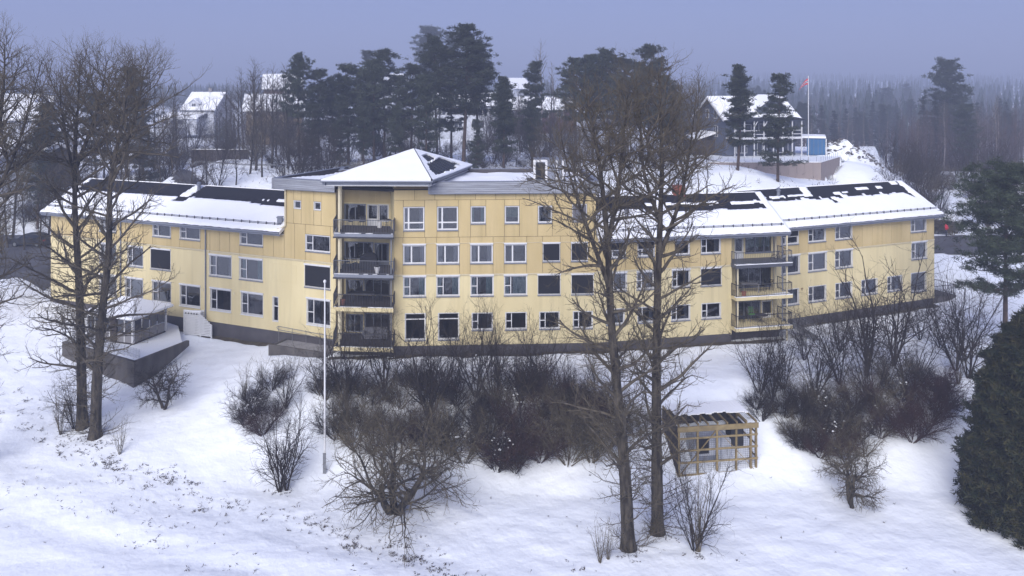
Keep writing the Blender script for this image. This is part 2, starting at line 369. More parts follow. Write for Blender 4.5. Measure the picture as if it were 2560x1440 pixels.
row(FC, [(1009, 613, 1063, 657, 'B', 'p'), (1093, 613, 1147, 657, 'B', 'p'), (1177, 613, 1231, 657, 'B', 'p'), (1262, 612, 1315, 656, 'B', '')])
row(FC, [(1358, 610, 1399, 653, 'K', ''), (1429, 609, 1468, 650, 'K', '')])
row(FC, [(1009, 692, 1064, 739, 'A', 't'), (1092, 692, 1148, 739, 'A', 't'), (1177, 691, 1233, 738, 'A', 't'), (1261, 690, 1317, 738, 'A', 'T'), (1345, 689, 1400, 735, 'K', ''), (1429, 687, 1483, 733, 'K', '')])
row(FC, [(1013, 783, 1063, 848, 'T', ''), (1096, 783, 1147, 848, 'T', '')])
row(FC, [(1180, 782, 1231, 824, 'A', ''), (1264, 781, 1316, 823, 'A', ''), (1349, 780, 1398, 820, 'A', 'b'), (1433, 778, 1481, 818, 'A', 'b')])
row(FD, [(1520, 608, 1563, 643, 'H', ''), (1595, 604, 1635, 640, 'H', ''), (1688, 599, 1723, 635, 'S', ''), (1753, 595, 1800, 632, 'A', 'p')])
row(FD, [(1522, 684, 1566, 727, 'A', 'p'), (1592, 682, 1634, 722, 'A', ''), (1680, 676, 1724, 716, 'A', 'p'), (1752, 669, 1802, 711, 'K', '')])
row(FD, [(1516, 772, 1560, 810, 'A', ''), (1594, 770, 1636, 805, 'A', ''), (1678, 762, 1724, 800, 'A', 'p'), (1754, 756, 1801, 793, 'A', 'b')])
row(FE, [(1953, 570, 1995, 608, 'H', ''), (2021, 566, 2063, 603, 'A', ''), (2088, 560, 2129, 597, 'A', ''), (2277, 544, 2314, 579, 'A', '')])
row(FE, [(1953, 640, 1998, 682, 'A', 'P'), (2020, 633, 2065, 675, 'A', 'P'), (2087, 627, 2130, 669, 'A', ''), (2278, 606, 2316, 646, 'A', '')])
row(FE, [(1954, 722, 1996, 760, 'A', ''), (2021, 714, 2064, 755, 'A', ''), (2088, 707, 2129, 743, 'A', ''), (2153, 699, 2192, 734, 'A', ''), (2218, 690, 2254, 723, 'A', 'p')])
row(FE, [(2277, 681, 2314, 727, 'S', '')])
# balcony back walls
row(FB, [(862, 510, 914, 551, '2', ''), (947, 512, 971, 553, 'S', 'p')]); row(FB, [(919, 512, 944, 572, 'D', '')])
row(FB, [(862, 605, 933, 648, '3', '')]); row(FB, [(937, 608, 972, 670, 'DD', 'p')])
row(FB, [(866, 700, 908, 752, 'DD', '')]); row(FB, [(912, 698, 974, 750, '3', '')])
row(FB, [(866, 786, 907, 846, 'DD', 'p')]); row(FB, [(912, 784, 974, 842, '3', '')])
row(FR, [(1837, 595, 1857, 652, 'D', '')]); row(FR, [(1864, 589, 1934, 632, '3', 'g')])
row(FR, [(1840, 666, 1932, 718, '3', '')])
row(FR, [(1840, 753, 1900, 800, '3', '')]); row(FR, [(1905, 752, 1930, 806, 'D', '')])

def wall_holes(fc, name, u0, u1, z0, z1, m, d=0.0, reveal=0.16, rm=None):
    """a wall sheet of one facet with real openings and their reveals"""
    hs = [w for w in WIN if w[0] is fc and w[2] > u0 and w[1] < u1 and w[4] > z0 and w[3] < z1]
    us = sorted({u0, u1, *[min(max(x, u0), u1) for w in hs for x in w[1:3]]}); zs = sorted({z0, z1, *[min(max(x, z0), z1) for w in hs for x in w[3:5]]})
    mb = MB()
    for a, b in zip(us, us[1:]):
        for c, e in zip(zs, zs[1:]):
            um, zm = (a + b) / 2, (c + e) / 2
            if any(w[1] < um < w[2] and w[3] < zm < w[4] for w in hs): continue
            mb.add([fc.at(a, c, d), fc.at(b, c, d), fc.at(b, e, d), fc.at(a, e, d)], [(0, 1, 2, 3)])
    for w in hs:
        a, b, c, e = max(w[1], u0), min(w[2], u1), max(w[3], z0), min(w[4], z1); q = [(a, c), (b, c), (b, e), (a, e)]
        for i in range(4):
            (ua, za), (ub, zb) = q[i], q[(i + 1) % 4]
            mb.add([fc.at(ua, za, d), fc.at(ua, za, d - reveal), fc.at(ub, zb, d - reveal), fc.at(ub, zb, d)], [(0, 1, 2, 3)])
    return mb.build(name, m, BLD)

RND = random.Random(11)
def window(w):
    fc, u0, u1, z0, z1, ty, cu = w
    W_, H_ = u1 - u0, z1 - z0; fr = MB(); t = 0.062; d0, d1 = -0.13, -0.02
    bars = lambda a, b, c, e: fc.box(fr, a, b, c, e, d0, d1)
    door = ty in ('D', 'DD')
    # frame all round, butted
    bars(u0, u0 + t, z0, z1); bars(u1 - t, u1, z0, z1); bars(u0 + t, u1 - t, z1 - t, z1); bars(u0 + t, u1 - t, z0, z0 + t)
    cells = []
    a, b, c, e = u0 + t, u1 - t, z0 + t, z1 - t
    if ty == 'A':
        m = u0 + W_ * 0.265; k = z0 + H_ * 0.46
        bars(m, m + t, c, e); bars(a, m, k, k + t * 0.9); cells = [(a, m, c, k), (a, m, k + t * .9, e), (m + t, b, c, e)]
    elif ty == 'B':
        m = u0 + W_ * 0.33; bars(m, m + 0.11, c, e); cells = [(a, m, c, e), (m + 0.11, b, c, e)]
    elif ty == 'C':
        m = u0 + W_ * 0.19; k = z0 + H_ * 0.285
        bars(m, m + 0.12, c, e); bars(a, m, k, k + .1); bars(m + 0.12, b, k, k + .1)
        cells = [(a, m, c, k), (a, m, k + .1, e), (m + .12, b, c, k), (m + .12, b, k + .1, e)]
    elif ty == 'T':
        k = z0 + H_ * 0.76; bars(a, b, k, k + t); cells = [(a, b, c, k), (a, b, k + t, e)]
    elif ty == 'N':
        k = z0 + H_ * 0.6; bars(a, b, k, k + t); cells = [(a, b, c, k), (a, b, k + t, e)]
    elif ty in ('2', '3', 'DD'):
        n = 3 if ty == '3' else 2; x = a
        for i in range(n):
            x1 = a + (b - a) * (i + 1) / n - (t / 2 if i < n - 1 else 0)
            if ty == 'DD': bars(x, x1, c, z0 + H_ * 0.3); cells.append((x, x1, z0 + H_ * 0.3, e))
            else: cells.append((x, x1, c, e))
            if i < n - 1: bars(x1, x1 + t, c, e)
            x = x1 + t
    elif ty == 'D':
        k = z0 + H_ * 0.42; bars(a, b, c, k); cells = [(a, b, k, e)]
    elif ty == 'H':
        k = z0 + H_ * 0.44; bars(a, b, k, k + t); m = u0 + W_ * .24; bars(m, m + t, c, k); cells = [(a, m, c, k), (m + t, b, c, k)]
    elif ty in ('K', 'G'): cells = []
    else: cells = [(a, b, c, e)]
    # inner casing: a narrow outer lining makes the white surround stand proud of the board
    cs = 0.034
    for (a2, b2, c2, e2) in ((u0 - cs, u0, z0 - cs, z1 + cs), (u1, u1 + cs, z0 - cs, z1 + cs), (u0, u1, z1, z1 + cs), (u0, u1, z0 - cs, z0)):
        fc.box(fr, a2, b2, c2, e2, -0.01, 0.055)
    o = fr.build('door' if door else 'window', 'white' if (fc not in (FB, FR) or ty in ('D', 'S')) else 'grey_metal', BLD)
    off = BO
    def sub(name, mb, m):
        s = mb.build(name, m, o, off=None); s.location = (0, 0, 0); return s
    for (a2, b2, c2, e2) in cells:
        mb = MB(); mb.add([fc.at(a2, c2, -0.08), fc.at(b2, c2, -0.08), fc.at(b2, e2, -0.08), fc.at(a2, e2, -0.08)], [(0, 1, 2, 3)]); sub('pane', mb, 'glass')
    if ty in ('K', 'G'):
        mb = MB(); fc.box(mb, u0 + 0.02, u1 - 0.02, z0 + 0.05, z1 - 0.02, -0.05, 0.03); sub('screen', mb, 'black' if ty == 'K' else 'grey_screen')
    if ty == 'H':
        mb = MB(); fc.box(mb, u0 + 0.02, u1 - 0.02, z0 + H_ * 0.5, z1 - 0.01, -0.05, 0.03); sub('screen', mb, 'black')
    if ty in ('A', 'B', 'K', 'C', 'S', 'T', 'H', 'G') and fc in (FL, FC, FD, FE):
        mb = MB(); fc.box(mb, u0 - 0.06, u1 + 0.06, z0 - 0.115, z0 - 0.052, -0.005, 0.11); sub('sill', mb, 'white' if (fc is FL and z0 < 4) else 'grey_metal')
    if ty in ('A', 'B', 'K') and 3.6 < z1 < 9.0:
        mb = MB(); fc.box(mb, u0 - 0.06, u1 + 0.06, z1 + 0.052, z1 + 0.16, -0.005, 0.13); sub('blind_box', mb, 'white')
    def curtain(ua, ub, m, ca=z0 + 0.03, cb=z1 - 0.03):
        mb = MB(); n = max(4, int((ub - ua) / 0.06)); dd = -0.30
        for i in range(n):
            x0, x1 = ua + (ub - ua) * i / n, ua + (ub - ua) * (i + 1) / n; y0, y1 = dd + 0.03 * (i % 2), dd + 0.03 * ((i + 1) % 2)
            mb.add([fc.at(x0, ca, y0), fc.at(x1, ca, y1), fc.at(x1, cb, y1), fc.at(x0, cb, y0)], [(0, 1, 2, 3)])
        sub('curtain', mb, m)
    if cu == 't': curtain(u1 - W_ * .32, u1 - .05, 'teal'); curtain(u0 + .04, u0 + W_ * .2, 'teal')
    if cu == 'T': curtain(u1 - W_ * .6, u1 - .05, 'teal'); curtain(u0 + .04, u0 + W_ * .2, 'teal')
    if cu == 'p': curtain(u1 - W_ * .24, u1 - .05, 'pale_curtain'); curtain(u0 + .04, u0 + W_ * .24, 'pale_curtain')
    if cu == 'P': curtain(u0 + .05, u1 - .05, 'pale_curtain')
    if cu == 'b': curtain(u1 - W_ * .5, u1 - .05, 'brown_curtain')
    if cu == 'g': curtain(u0 + .05, u1 - .05, 'green_blind', z0 + H_ * .3)
    return o

def panels(fc, u0, u1, z0, z1, hj=(), wmax=1.15):
    """facade boards: joints follow the window edges, each board an object"""
    ws = [w for w in WIN if w[0] is fc and w[2] > u0 and w[1] < u1 and w[4] > z0 and w[3] < z1]
    g = 0.016; zs = [z0, *[z for z in hj if z0 < z < z1], z1]
    for zl, zh in zip(zs, zs[1:]):
        rw = [w for w in ws if w[4] > zl + 0.1 and w[3] < zh - 0.1]
        ed = sorted({u0, u1, *[min(max(x, u0), u1) for w in rw for x in (w[1] - .052, w[2] + .052)]}); us = []
        for a, b in zip(ed, ed[1:]):
            isw = any(w[1] < (a + b) / 2 < w[2] for w in rw); n = 1 if isw else max(1, round((b - a) / wmax))
            us += [(a + (b - a) * i / n, a + (b - a) * (i + 1) / n) for i in range(n)]
        for a, b in us:
            if b - a < 0.08: continue
            hit = [w for w in rw if w[1] < (a + b) / 2 < w[2]]; cuts = [(zl, zh)]
            for w in hit:
                nc = []
                for c, e in cuts:
                    if w[3] - .052 > c + .05: nc.append((c, min(e, w[3] - .052)))
                    if w[4] + .052 < e - .05: nc.append((max(c, w[4] + .052), e))
                cuts = nc
            for c, e in cuts: fc.board('facade_panel', a + g, b - g, c + g, e - g, 0.002, 0.024, 'panel', BLD)

ZB_L, ZB_M, ZB_E, ZS_L, ZS_D, ZS_E, ZP, ZPAR = 7.08, 6.52, 6.59, 9.30, 9.20, 9.02, 1.0, 12.78
# lower plaster walls
wall_holes(FL, 'wall', 0, FL.L, ZP, ZB_L, 'plaster', 0.03)
wall_holes(FC, 'wall', 0, FC.L, ZP, ZB_M, 'plaster', 0.03)
wall_holes(FD, 'wall', 0, uR0, ZP, ZB_E, 'plaster', 0.031)
wall_holes(FE, 'wall', 0, FE.L, ZP, ZB_E, 'plaster', 0.03)
# upper walls: dark backing with boards in front
wall_holes(FL, 'panel_backing', 0, U711, ZB_L, ZS_L, 'joint'); panels(FL, 0, U711, ZB_L, ZS_L)
wall_holes(FL, 'panel_backing', U711, FL.L, ZB_L, 13.3, 'joint'); panels(FL, U711, FL.L, ZB_L, ZPAR + .2, (FL.hit(780, 562)[1],))
wall_holes(FC, 'panel_backing', 0, FC.L, ZB_M, 13.3, 'joint'); panels(FC, 0, FC.L, ZB_M, ZPAR + .3, (FC.hit(1200, 592)[1], FC.hit(1200, 499)[1]), 1.6)
wall_holes(FD, 'panel_backing', 0, uR0, ZB_E, ZS_D, 'joint'); panels(FD, 0, uR0, ZB_E, ZS_D)
wall_holes(FE, 'panel_backing', 0, FE.L, ZB_E, ZS_E, 'joint'); panels(FE, 0, FE.L, ZB_E, ZS_E)
# balcony back walls and returns
wall_holes(FB, 'wall', 0, FB.L, 0.9, 14.0, 'plaster'); wall_holes(FR, 'wall', 0, FR.L, 0.9, ZS_D + .3, 'plaster')
panels(FB, 0, FB.L, FB.hit(900, 507)[1], 13.9, (), 1.2)
def quad_wall(name, a, b, z0, z1, m='plaster', th=0.18):
    a, b = Vector((*a[:2], 0)), Vector((*b[:2], 0)); e = (b - a).normalized(); n = Vector((e.y, -e.x, 0)) * th
    return MB().prism([tuple(a[:2]), tuple(b[:2]), tuple((b - n)[:2]), tuple((a - n)[:2])], z0, z1).build(name, m, BLD)
quad_wall('return_wall', FL.p1, FB.p0, 0.9, 13.7); quad_wall('return_wall', FB.p1, FC.p0, 0.9, 13.7)
quad_wall('return_wall', FD.at(uR0, 0), FR.p0, 0.9, ZS_D); quad_wall('return_wall', FR.p1, FD.at(FD.L, 0, -3.0), 0.9, ZS_D + 1.2)
for w in WIN:
    if w[6] == '' and w[5] in ('A', 'S') and RND.random() < .4: w[6] = RND.choice(('p', 't', 'b', 'p', 'P'))
    window(w)

# hidden sides, floors and a dark inner wall a little behind the windows
DEP = 8.4
def shell(fc, u0, u1, z0, z1, gable=None):
    a, b = fc.at(u0, 0), fc.at(u1, 0); a2, b2 = fc.at(u0, 0, -DEP), fc.at(u1, 0, -DEP)
    return a, b, b2, a2
a, b, b2, a2 = shell(FL, 0, FL.L, 0, 0)
quad_wall('end_wall', a2, a, -1.5, ZS_L + .1); quad_wall('back_wall', b2, a2, -1.5, ZS_L, 'plaster')
a, b, b2, a2 = shell(FE, 0, FE.L, 0, 0)
quad_wall('end_wall', b, b2, -1.0, ZS_E + .1); quad_wall('back_wall', b2, a2, -1.0, ZS_E)
a, b, b2, a2 = shell(FD, 0, FD.L, 0, 0); quad_wall('back_wall', b2, a2, -1.0, ZS_D)
cb, db = FC.at(-6.0, 0, -9.3), FC.at(FC.L, 0, -9.3); la = FL.at(U711, 0, -9.6)
quad_wall('back_wall', db, cb, -1, 13.3); quad_wall('back_wall', cb, la, -1, 13.3)
quad_wall('block_wall', FC.p1, db, 7.5, 13.3, 'panel'); quad_wall('block_wall', la, FL.at(U711, 0), 7.5, 13.3, 'panel')
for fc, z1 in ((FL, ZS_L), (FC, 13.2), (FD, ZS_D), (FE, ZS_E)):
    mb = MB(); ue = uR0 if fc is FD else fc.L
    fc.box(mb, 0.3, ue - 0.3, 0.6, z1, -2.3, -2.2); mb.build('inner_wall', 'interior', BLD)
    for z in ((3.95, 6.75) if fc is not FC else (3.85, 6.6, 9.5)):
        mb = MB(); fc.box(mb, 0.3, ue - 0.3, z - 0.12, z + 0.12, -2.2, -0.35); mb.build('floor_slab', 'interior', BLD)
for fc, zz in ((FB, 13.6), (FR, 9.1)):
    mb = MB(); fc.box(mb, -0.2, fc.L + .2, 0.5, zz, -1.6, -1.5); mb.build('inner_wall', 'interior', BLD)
# plinth
for fc, u1 in ((FL, FL.L), (FC, FC.L), (FD, uR0), (FE, FE.L)):
    mb = MB(); fc.box(mb, 0, u1, -1.8, ZP, -0.3, 0.0); mb.build('plinth', 'plinth', BLD)
mb = MB(); FD.box(mb, uR0 + .3, FD.L, -1.8, 1.2, -0.9, -0.6); mb.build('plinth', 'plinth', BLD)
# band moulding between plaster and boards, with a conduit and its round caps
for fc, zb, ue in ((FL, ZB_L, FL.L), (FC, ZB_M, FC.L), (FD, ZB_E, uR0), (FE, ZB_E, FE.L)):
    mb = MB(); fc.box(mb, 0, ue, zb - 0.05, zb + 0.012, 0.025, 0.09); mb.build('drip_moulding', 'cream', BLD)
    o = MB().path([fc.at(0.2, zb - 0.11, 0.06), fc.at(ue - 0.2, zb - 0.11, 0.06)], 0.02, 5).build('conduit', 'cream', BLD)
    for w in [x for x in WIN if x[0] is fc and zb - 2.3 < x[4] < zb]:
        c = fc.at(w[1] - 0.06, zb - 0.11, 0.06)
        s = MB().cyl(c - fc.N * 0.02, c + fc.N * 0.06, 0.055, 8).build('conduit_cap', 'cream', o); s.location = (0, 0, 0)
zc = FC.hit(1200, 607)[1]
o = MB().path([FC.at(FC.u(1005), zc, 0.05), FC.at(FC.u(1470), zc, 0.05)], 0.02, 5).build('conduit', 'cream', BLD)
for px in (1006, 1090, 1174, 1258, 1355):
    c = FC.at(FC.u(px), zc, 0.05); s = MB().cyl(c - FC.N * .02, c + FC.N * .06, 0.06, 8).build('conduit_cap', 'cream', o); s.location = (0, 0, 0)
# blank framed field in the left wing
u0, zt = FL.hit(682, 658); u1, zb = FL.hit(741, 709)
mb = MB()
for a, b, c, e in ((u0, u1, zt - .05, zt), (u0, u1, zb, zb + .05), (u0, u0 + .05, zb + .05, zt - .05), (u1 - .05, u1, zb + .05, zt - .05)): FL.box(mb, a, b, c, e, 0.02, 0.045)
mb.build('blank_field_moulding', 'plaster', BLD)
# small vent plates
for px, py in ((508, 724), (586, 733), (237, 686)):
    u, z = FL.hit(px, py); mb = MB(); FL.box(mb, u - .06, u + .06, z - .09, z + .09, 0.02, 0.07); mb.build('wall_vent', 'cream', BLD)
u, z = FE.hit(2004, 721); mb = MB(); FE.box(mb, u - .1, u + .1, z - .05, z + .05, 0.02, 0.09); FE.box(mb, u - .03, u + .03, z - .16, z - .05, 0.02, 0.07); mb.build('wall_lamp', 'yellow_clad', BLD)
# downpipes
def downpipe(fc, px, z0, z1, m='grey_metal', d=0.12, r=0.055):
    u = fc.u(px); MB().path([fc.at(u - 0.25, z1 + 0.25, 0.5), fc.at(u, z1, d), fc.at(u, z0, d)], r, 7).build('downpipe', m, BLD)
downpipe(FL, 516, 1.0, 9.0); downpipe(FL, 304, 1.0, 9.1)
u = FL.u(716); MB().path([FL.at(u, 13.0, .14), FL.at(u, 9.75, .14), FL.at(u - .3, 9.55, .3), FL.at(u - .55, 9.5, .5)], 0.06, 7).build('downpipe', 'cream', BLD)
u = FE.u(1957); MB().path([FD.at(FD.L + .1, 9.1, .4), FD.at(FD.L + .1, 8.8, -.2), FD.at(FD.L + .1, 1.2, -.2)], 0.06, 7).build('downpipe', 'grey_metal', BLD)

# ---------------------------------------------------------------- wing roofs
def n1(x, s=0.0): return mnoise.noise(Vector((x, s, 0.37)))
def wing_roof(fc, u0, u1, ze, mask, half=4.25, rise=2.62, oh=0.62, ohl=0.6, ohr=0.6, seed=0.0, rail=True, rail_v=0.55):
    """saddle roof: dark covering, a separate layer of snow, gutter, snow guard"""
    a, b = u0 - ohl, u1 + ohr; sl = rise / (half + oh)
    zr = lambda v: ze + (v + oh) * sl
    P = lambda u, v, k=0.0: fc.at(u, zr(v) + k, -v)
    mb = MB(); th = 0.16
    mb.hexa([P(a, -oh, -th), P(b, -oh, -th), P(b, half, -th), P(a, half, -th)], [P(a, -oh), P(b, -oh), P(b, half), P(a, half)])
    Q = lambda u, v, k=0.0: fc.at(u, zr(v) + k, -(2 * half - v))
    mb.hexa([Q(a, half, -th), Q(b, half, -th), Q(b, -oh, -th), Q(a, -oh, -th)], [Q(a, half), Q(b, half), Q(b, -oh), Q(a, -oh)])
    roof = mb.build('roof', 'roof', BLD)
    sub = lambda nm, mb, m: (lambda o: (setattr(o, 'location', (0, 0, 0)), o)[1])(mb.build(nm, m, roof))
    for (ua, ub) in ((a - 0.03, a - 0.001), (b + 0.001, b + 0.03)):
        mb = MB()
        mb.hexa([P(ua, -oh, -.22), P(ub, -oh, -.22), P(ub, half, -.22), P(ua, half, -.22)], [P(ua, -oh, .05), P(ub, -oh, .05), P(ub, half, .05), P(ua, half, .05)])
        mb.hexa([Q(ua, half, -.22), Q(ub, half, -.22), Q(ub, -oh, -.22), Q(ua, -oh, -.22)], [Q(ua, half, .05), Q(ub, half, .05), Q(ub, -oh, .05), Q(ua, -oh, .05)])
        sub('bargeboard', mb, 'white')
    mb = MB(); mb.path([fc.at(a, ze - 0.12, oh + 0.06), fc.at(b, ze - 0.12, oh + 0.06)], 0.075, 8); sub('gutter', mb, 'grey_metal')
    mb = MB(); fc.box(mb, a, b, ze - 0.34, ze - 0.18, oh - 0.1, oh - 0.02); sub('fascia', mb, 'grey_metal')
    mb = MB(); fc.box(mb, a + .02, b - .02, ze - 0.30, ze - 0.27, -0.1, oh - 0.101); sub('soffit', mb, 'white')
    for ue, s in ((u0, 1), (u1, -1)):                 # gable triangles
        mb = MB(); x, y = (ue, ue + .12) if s > 0 else (ue - .12, ue)
        mb.hexa([fc.at(x, ze, 0), fc.at(y, ze, 0), fc.at(y, ze, -2 * half), fc.at(x, ze, -2 * half)], [fc.at(x, zr(half) - .2, -half + .02), fc.at(y, zr(half) - .2, -half + .02), fc.at(y, zr(half) - .2, -half - .02), fc.at(x, zr(half) - .2, -half - .02)])
        sub('gable', mb, 'plaster')
    # snow: front side as an uneven sheet with slid-off areas, back side whole
    for side in (0, 1):
        st = 0.14 if side == 0 else 0.6
        nu, nv = int((b - a) / st), int((half + oh) / st); us = [a + (b - a) * i / nu for i in range(nu + 1)]; vs = [-oh - 0.03 + (half + oh) * j / nv for j in range(nv + 1)]
        V = []; F = []; on = {}
        for i, uu in enumerate(us):
            for j, vv in enumerate(vs):
                jx = 0.05 * n1(uu * 3.1 + 7, vv * 3.3); t = (vv + oh) / (half + oh)
                k = 0.15 + 0.035 * n1(uu * 0.7 + seed, vv * 0.9) + 0.012 * n1(uu * 4, vv * 4 + seed)
                on[i, j] = True if side else mask((uu - a) / (b - a), t, uu, vv)
                V.append((uu + jx * 0.5, vv + jx, k))
        def ok(i, j): return on[i, j] and on[i + 1, j] and on[i, j + 1] and on[i + 1, j + 1]
        cells = {(i, j) for i in range(nu) for j in range(nv) if ok(i, j)}
        n = nv + 1; VV = []; top = {}
        fn = P if side == 0 else Q
        edge = set()
        for (i, j) in cells:
            for di, dj in ((0, 0), (1, 0), (1, 1), (0, 1)):
                if len([1 for q in ((i + di - 1, j + dj - 1), (i + di, j + dj - 1), (i + di - 1, j + dj), (i + di, j + dj)) if q in cells]) < 4: edge.add((i + di, j + dj))
        def vert(i, j):
            if (i, j) not in top:
                uu, vv, k = V[i * n + j]; top[i, j] = len(VV); VV.append(fn(uu, vv, k * (0.55 if (i, j) in edge else 1.0)))
            return top[i, j]
        low = {}
        def bot(i, j):
            if (i, j) not in low:
                uu, vv, k = V[i * n + j]; low[i, j] = len(VV); VV.append(fn(uu, vv, 0.004))
            return low[i, j]
        for (i, j) in cells:
            F.append((vert(i, j), vert(i + 1, j), vert(i + 1, j + 1), vert(i, j + 1)))
            for (p, q, nb) in (((i, j), (i + 1, j), (i, j - 1)), ((i + 1, j), (i + 1, j + 1), (i + 1, j)), ((i + 1, j + 1), (i, j + 1), (i, j + 1)), ((i, j + 1), (i, j), (i - 1, j))):
                if nb not in cells: F.append((bot(*p), bot(*q), vert(*q), vert(*p)))
        me = bpy.data.meshes.new('roof_snow'); me.from_pydata(VV, [], F); me.update(); me.polygons.foreach_set('use_smooth', [len(f) == 4 for f in F])
        s = link('roof_snow', me, 'roof_snow', roof)
    if rail:
        mb = MB(); mb.path([P(a + .3, rail_v - oh, 0.30), P(b - .3, rail_v - oh, 0.30)], 0.022, 5); mb.path([P(a + .3, rail_v - oh, 0.2), P(b - .3, rail_v - oh, 0.2)], 0.018, 5); sub('snow_guard', mb, 'dark_metal')
        u = a + .4
        while u < b - .3:
            mb = MB(); mb.bar(P(u, rail_v - oh, 0.02), P(u, rail_v - oh, 0.36), 0.05, 0.07); mb.bar(P(u, rail_v - oh, 0.3), P(u, rail_v - oh + .35, 0.02), 0.03, 0.04); sub('guard_bracket', mb, 'dark_metal'); u += 0.86
    return roof, P

def mask_L(s, t, u, v):
    e = 0.66 + 0.02 * n1(u * 0.35) + 0.012 * n1(u * 2.3, 5); uu = s
    if uu > 0.80: e -= 0.02 + 0.05 * ss(0.8, 0.92, uu) - 0.02 * n1(u * 1.4, 2)
    if 0.515 < uu - (t - 1) * 0.055 < 0.56 and t > 0.66: return True
    if 0.50 < uu - (t - .62) * 0.05 < 0.545 and 0.55 < t < 0.66: return False
    if 0.80 < uu < 0.86 and 0.70 < t + 0.02 * n1(u * 3) < 0.735: return True
    if 0.885 < uu < 1.0 and 0.68 < t + 0.03 * n1(u * 2) < 0.77: return True
    if uu < 0.03 + 0.012 * n1(v * 3): return True
    if t > 0.985: return True
    return t < e
def mask_D(s, t, u, v):
    n = n1(u * 1.1, 3) * 0.03 + n1(u * 4.1, 9) * 0.008
    if s > 0.965: return True
    if s < 0.42 and s > 0.36 and t > 0.55: return True
    if t > 0.79 + n * 0.7: return t > 0.99
    if 0.70 + n < t: return s > 0.30 and not (0.72 < s < 0.78)
    if t > 0.585 + n: return s < 0.30 and t < 0.66
    return True
def mask_E(s, t, u, v):
    n = n1(u * 0.9, 1) * 0.035 + n1(u * 3.7, 4) * 0.012
    if s > 0.955 - 0.01 * n1(v * 2): return True
    if 0.905 < s < 0.955 and t > 0.9: return True
    if 0.345 < s - (t - 1) * .06 < 0.395 and t > 0.72: return True
    if t > 0.80 + n * 0.6:
        return 0.66 < s < 0.84 and 0.80 < t + n * .5 < 0.88 and n1(u * 0.8, 7) > -0.2
    if t > 0.715 + n: return (0.05 < s < 0.40 or 0.50 < s < 0.60) and n1(u * 1.3, 8) > -0.3 and t > 0.73 + n
    if t > 0.66 + n * 1.4 and s > 0.03: return not (0.62 < s < 0.9 and n1(u, 6) > 0.1) and n1(u * 0.8, 12) > 0.25
    if 0.445 < s < 0.48 and 0.5 < t < 0.66: return abs((s - .4625) * 40 + (t - .58) * 3 + n1(v * 5) * .3) > 0.35
    if s > 0.90 and 0.52 < t < 0.68: return s < 0.915 + (0.68 - t) * 0.2
    return True
rL, PL = wing_roof(FL, 0, U711 + 0.05, ZS_L, mask_L, ohr=-0.06, seed=1)
rD, PD = wing_roof(FD, 0.05, FD.L, ZS_D + 0.02, mask_D, ohl=-0.05, ohr=0.35, seed=5)
rE, PE = wing_roof(FE, 0.0, FE.L, ZS_E + 0.02, mask_E, ohl=-0.1, seed=9)

def roof_vent(P, fcpx, v, fc, roof, hh=0.75, r=0.17):
    b = P(fc.u(fcpx), v, 0.0); mb = MB()
    mb.cyl(b, b + Vector((0, 0, hh * .6)), r, 10, r * .85); mb.cyl(b + Vector((0, 0, hh * .6)), b + Vector((0, 0, hh * .68)), r * 1.35, 10, r * 1.35)
    mb.cyl(b + Vector((0, 0, hh * .68)), b + Vector((0, 0, hh * .9)), r, 10); mb.cyl(b + Vector((0, 0, hh * .9)), b + Vector((0, 0, hh)), r * 1.3, 10, r * .5)
    o = mb.build('roof_vent', 'grey_metal', roof); o.location = (0, 0, 0)
roof_vent(PL, 421, 3.6, FL, rL); roof_vent(PE, 2012, 3.3, FE, rE); roof_vent(PD, 1584, 1.6, FD, rD)
b = PL(FL.u(697), 0.15, 0); mb = MB(); mb.box((b.x - .19, b.y - .19, b.z - .1), (b.x + .19, b.y + .19, b.z + .62)); mb.box((b.x - .24, b.y - .24, b.z + .62), (b.x + .24, b.y + .24, b.z + .7)); o = mb.build('roof_vent', 'grey_metal', rL); o.location = (0, 0, 0)
b = PD(FD.u(1752), 4.4, 0); mb = MB(); mb.box((b.x - .5, b.y - .35, b.z - .4), (b.x + .5, b.y + .35, b.z + .62)); mb.box((b.x - .54, b.y - .39, b.z + .62), (b.x + .54, b.y + .39, b.z + .7)); o = mb.build('chimney', 'brick', rD); o.location = (0, 0, 0)

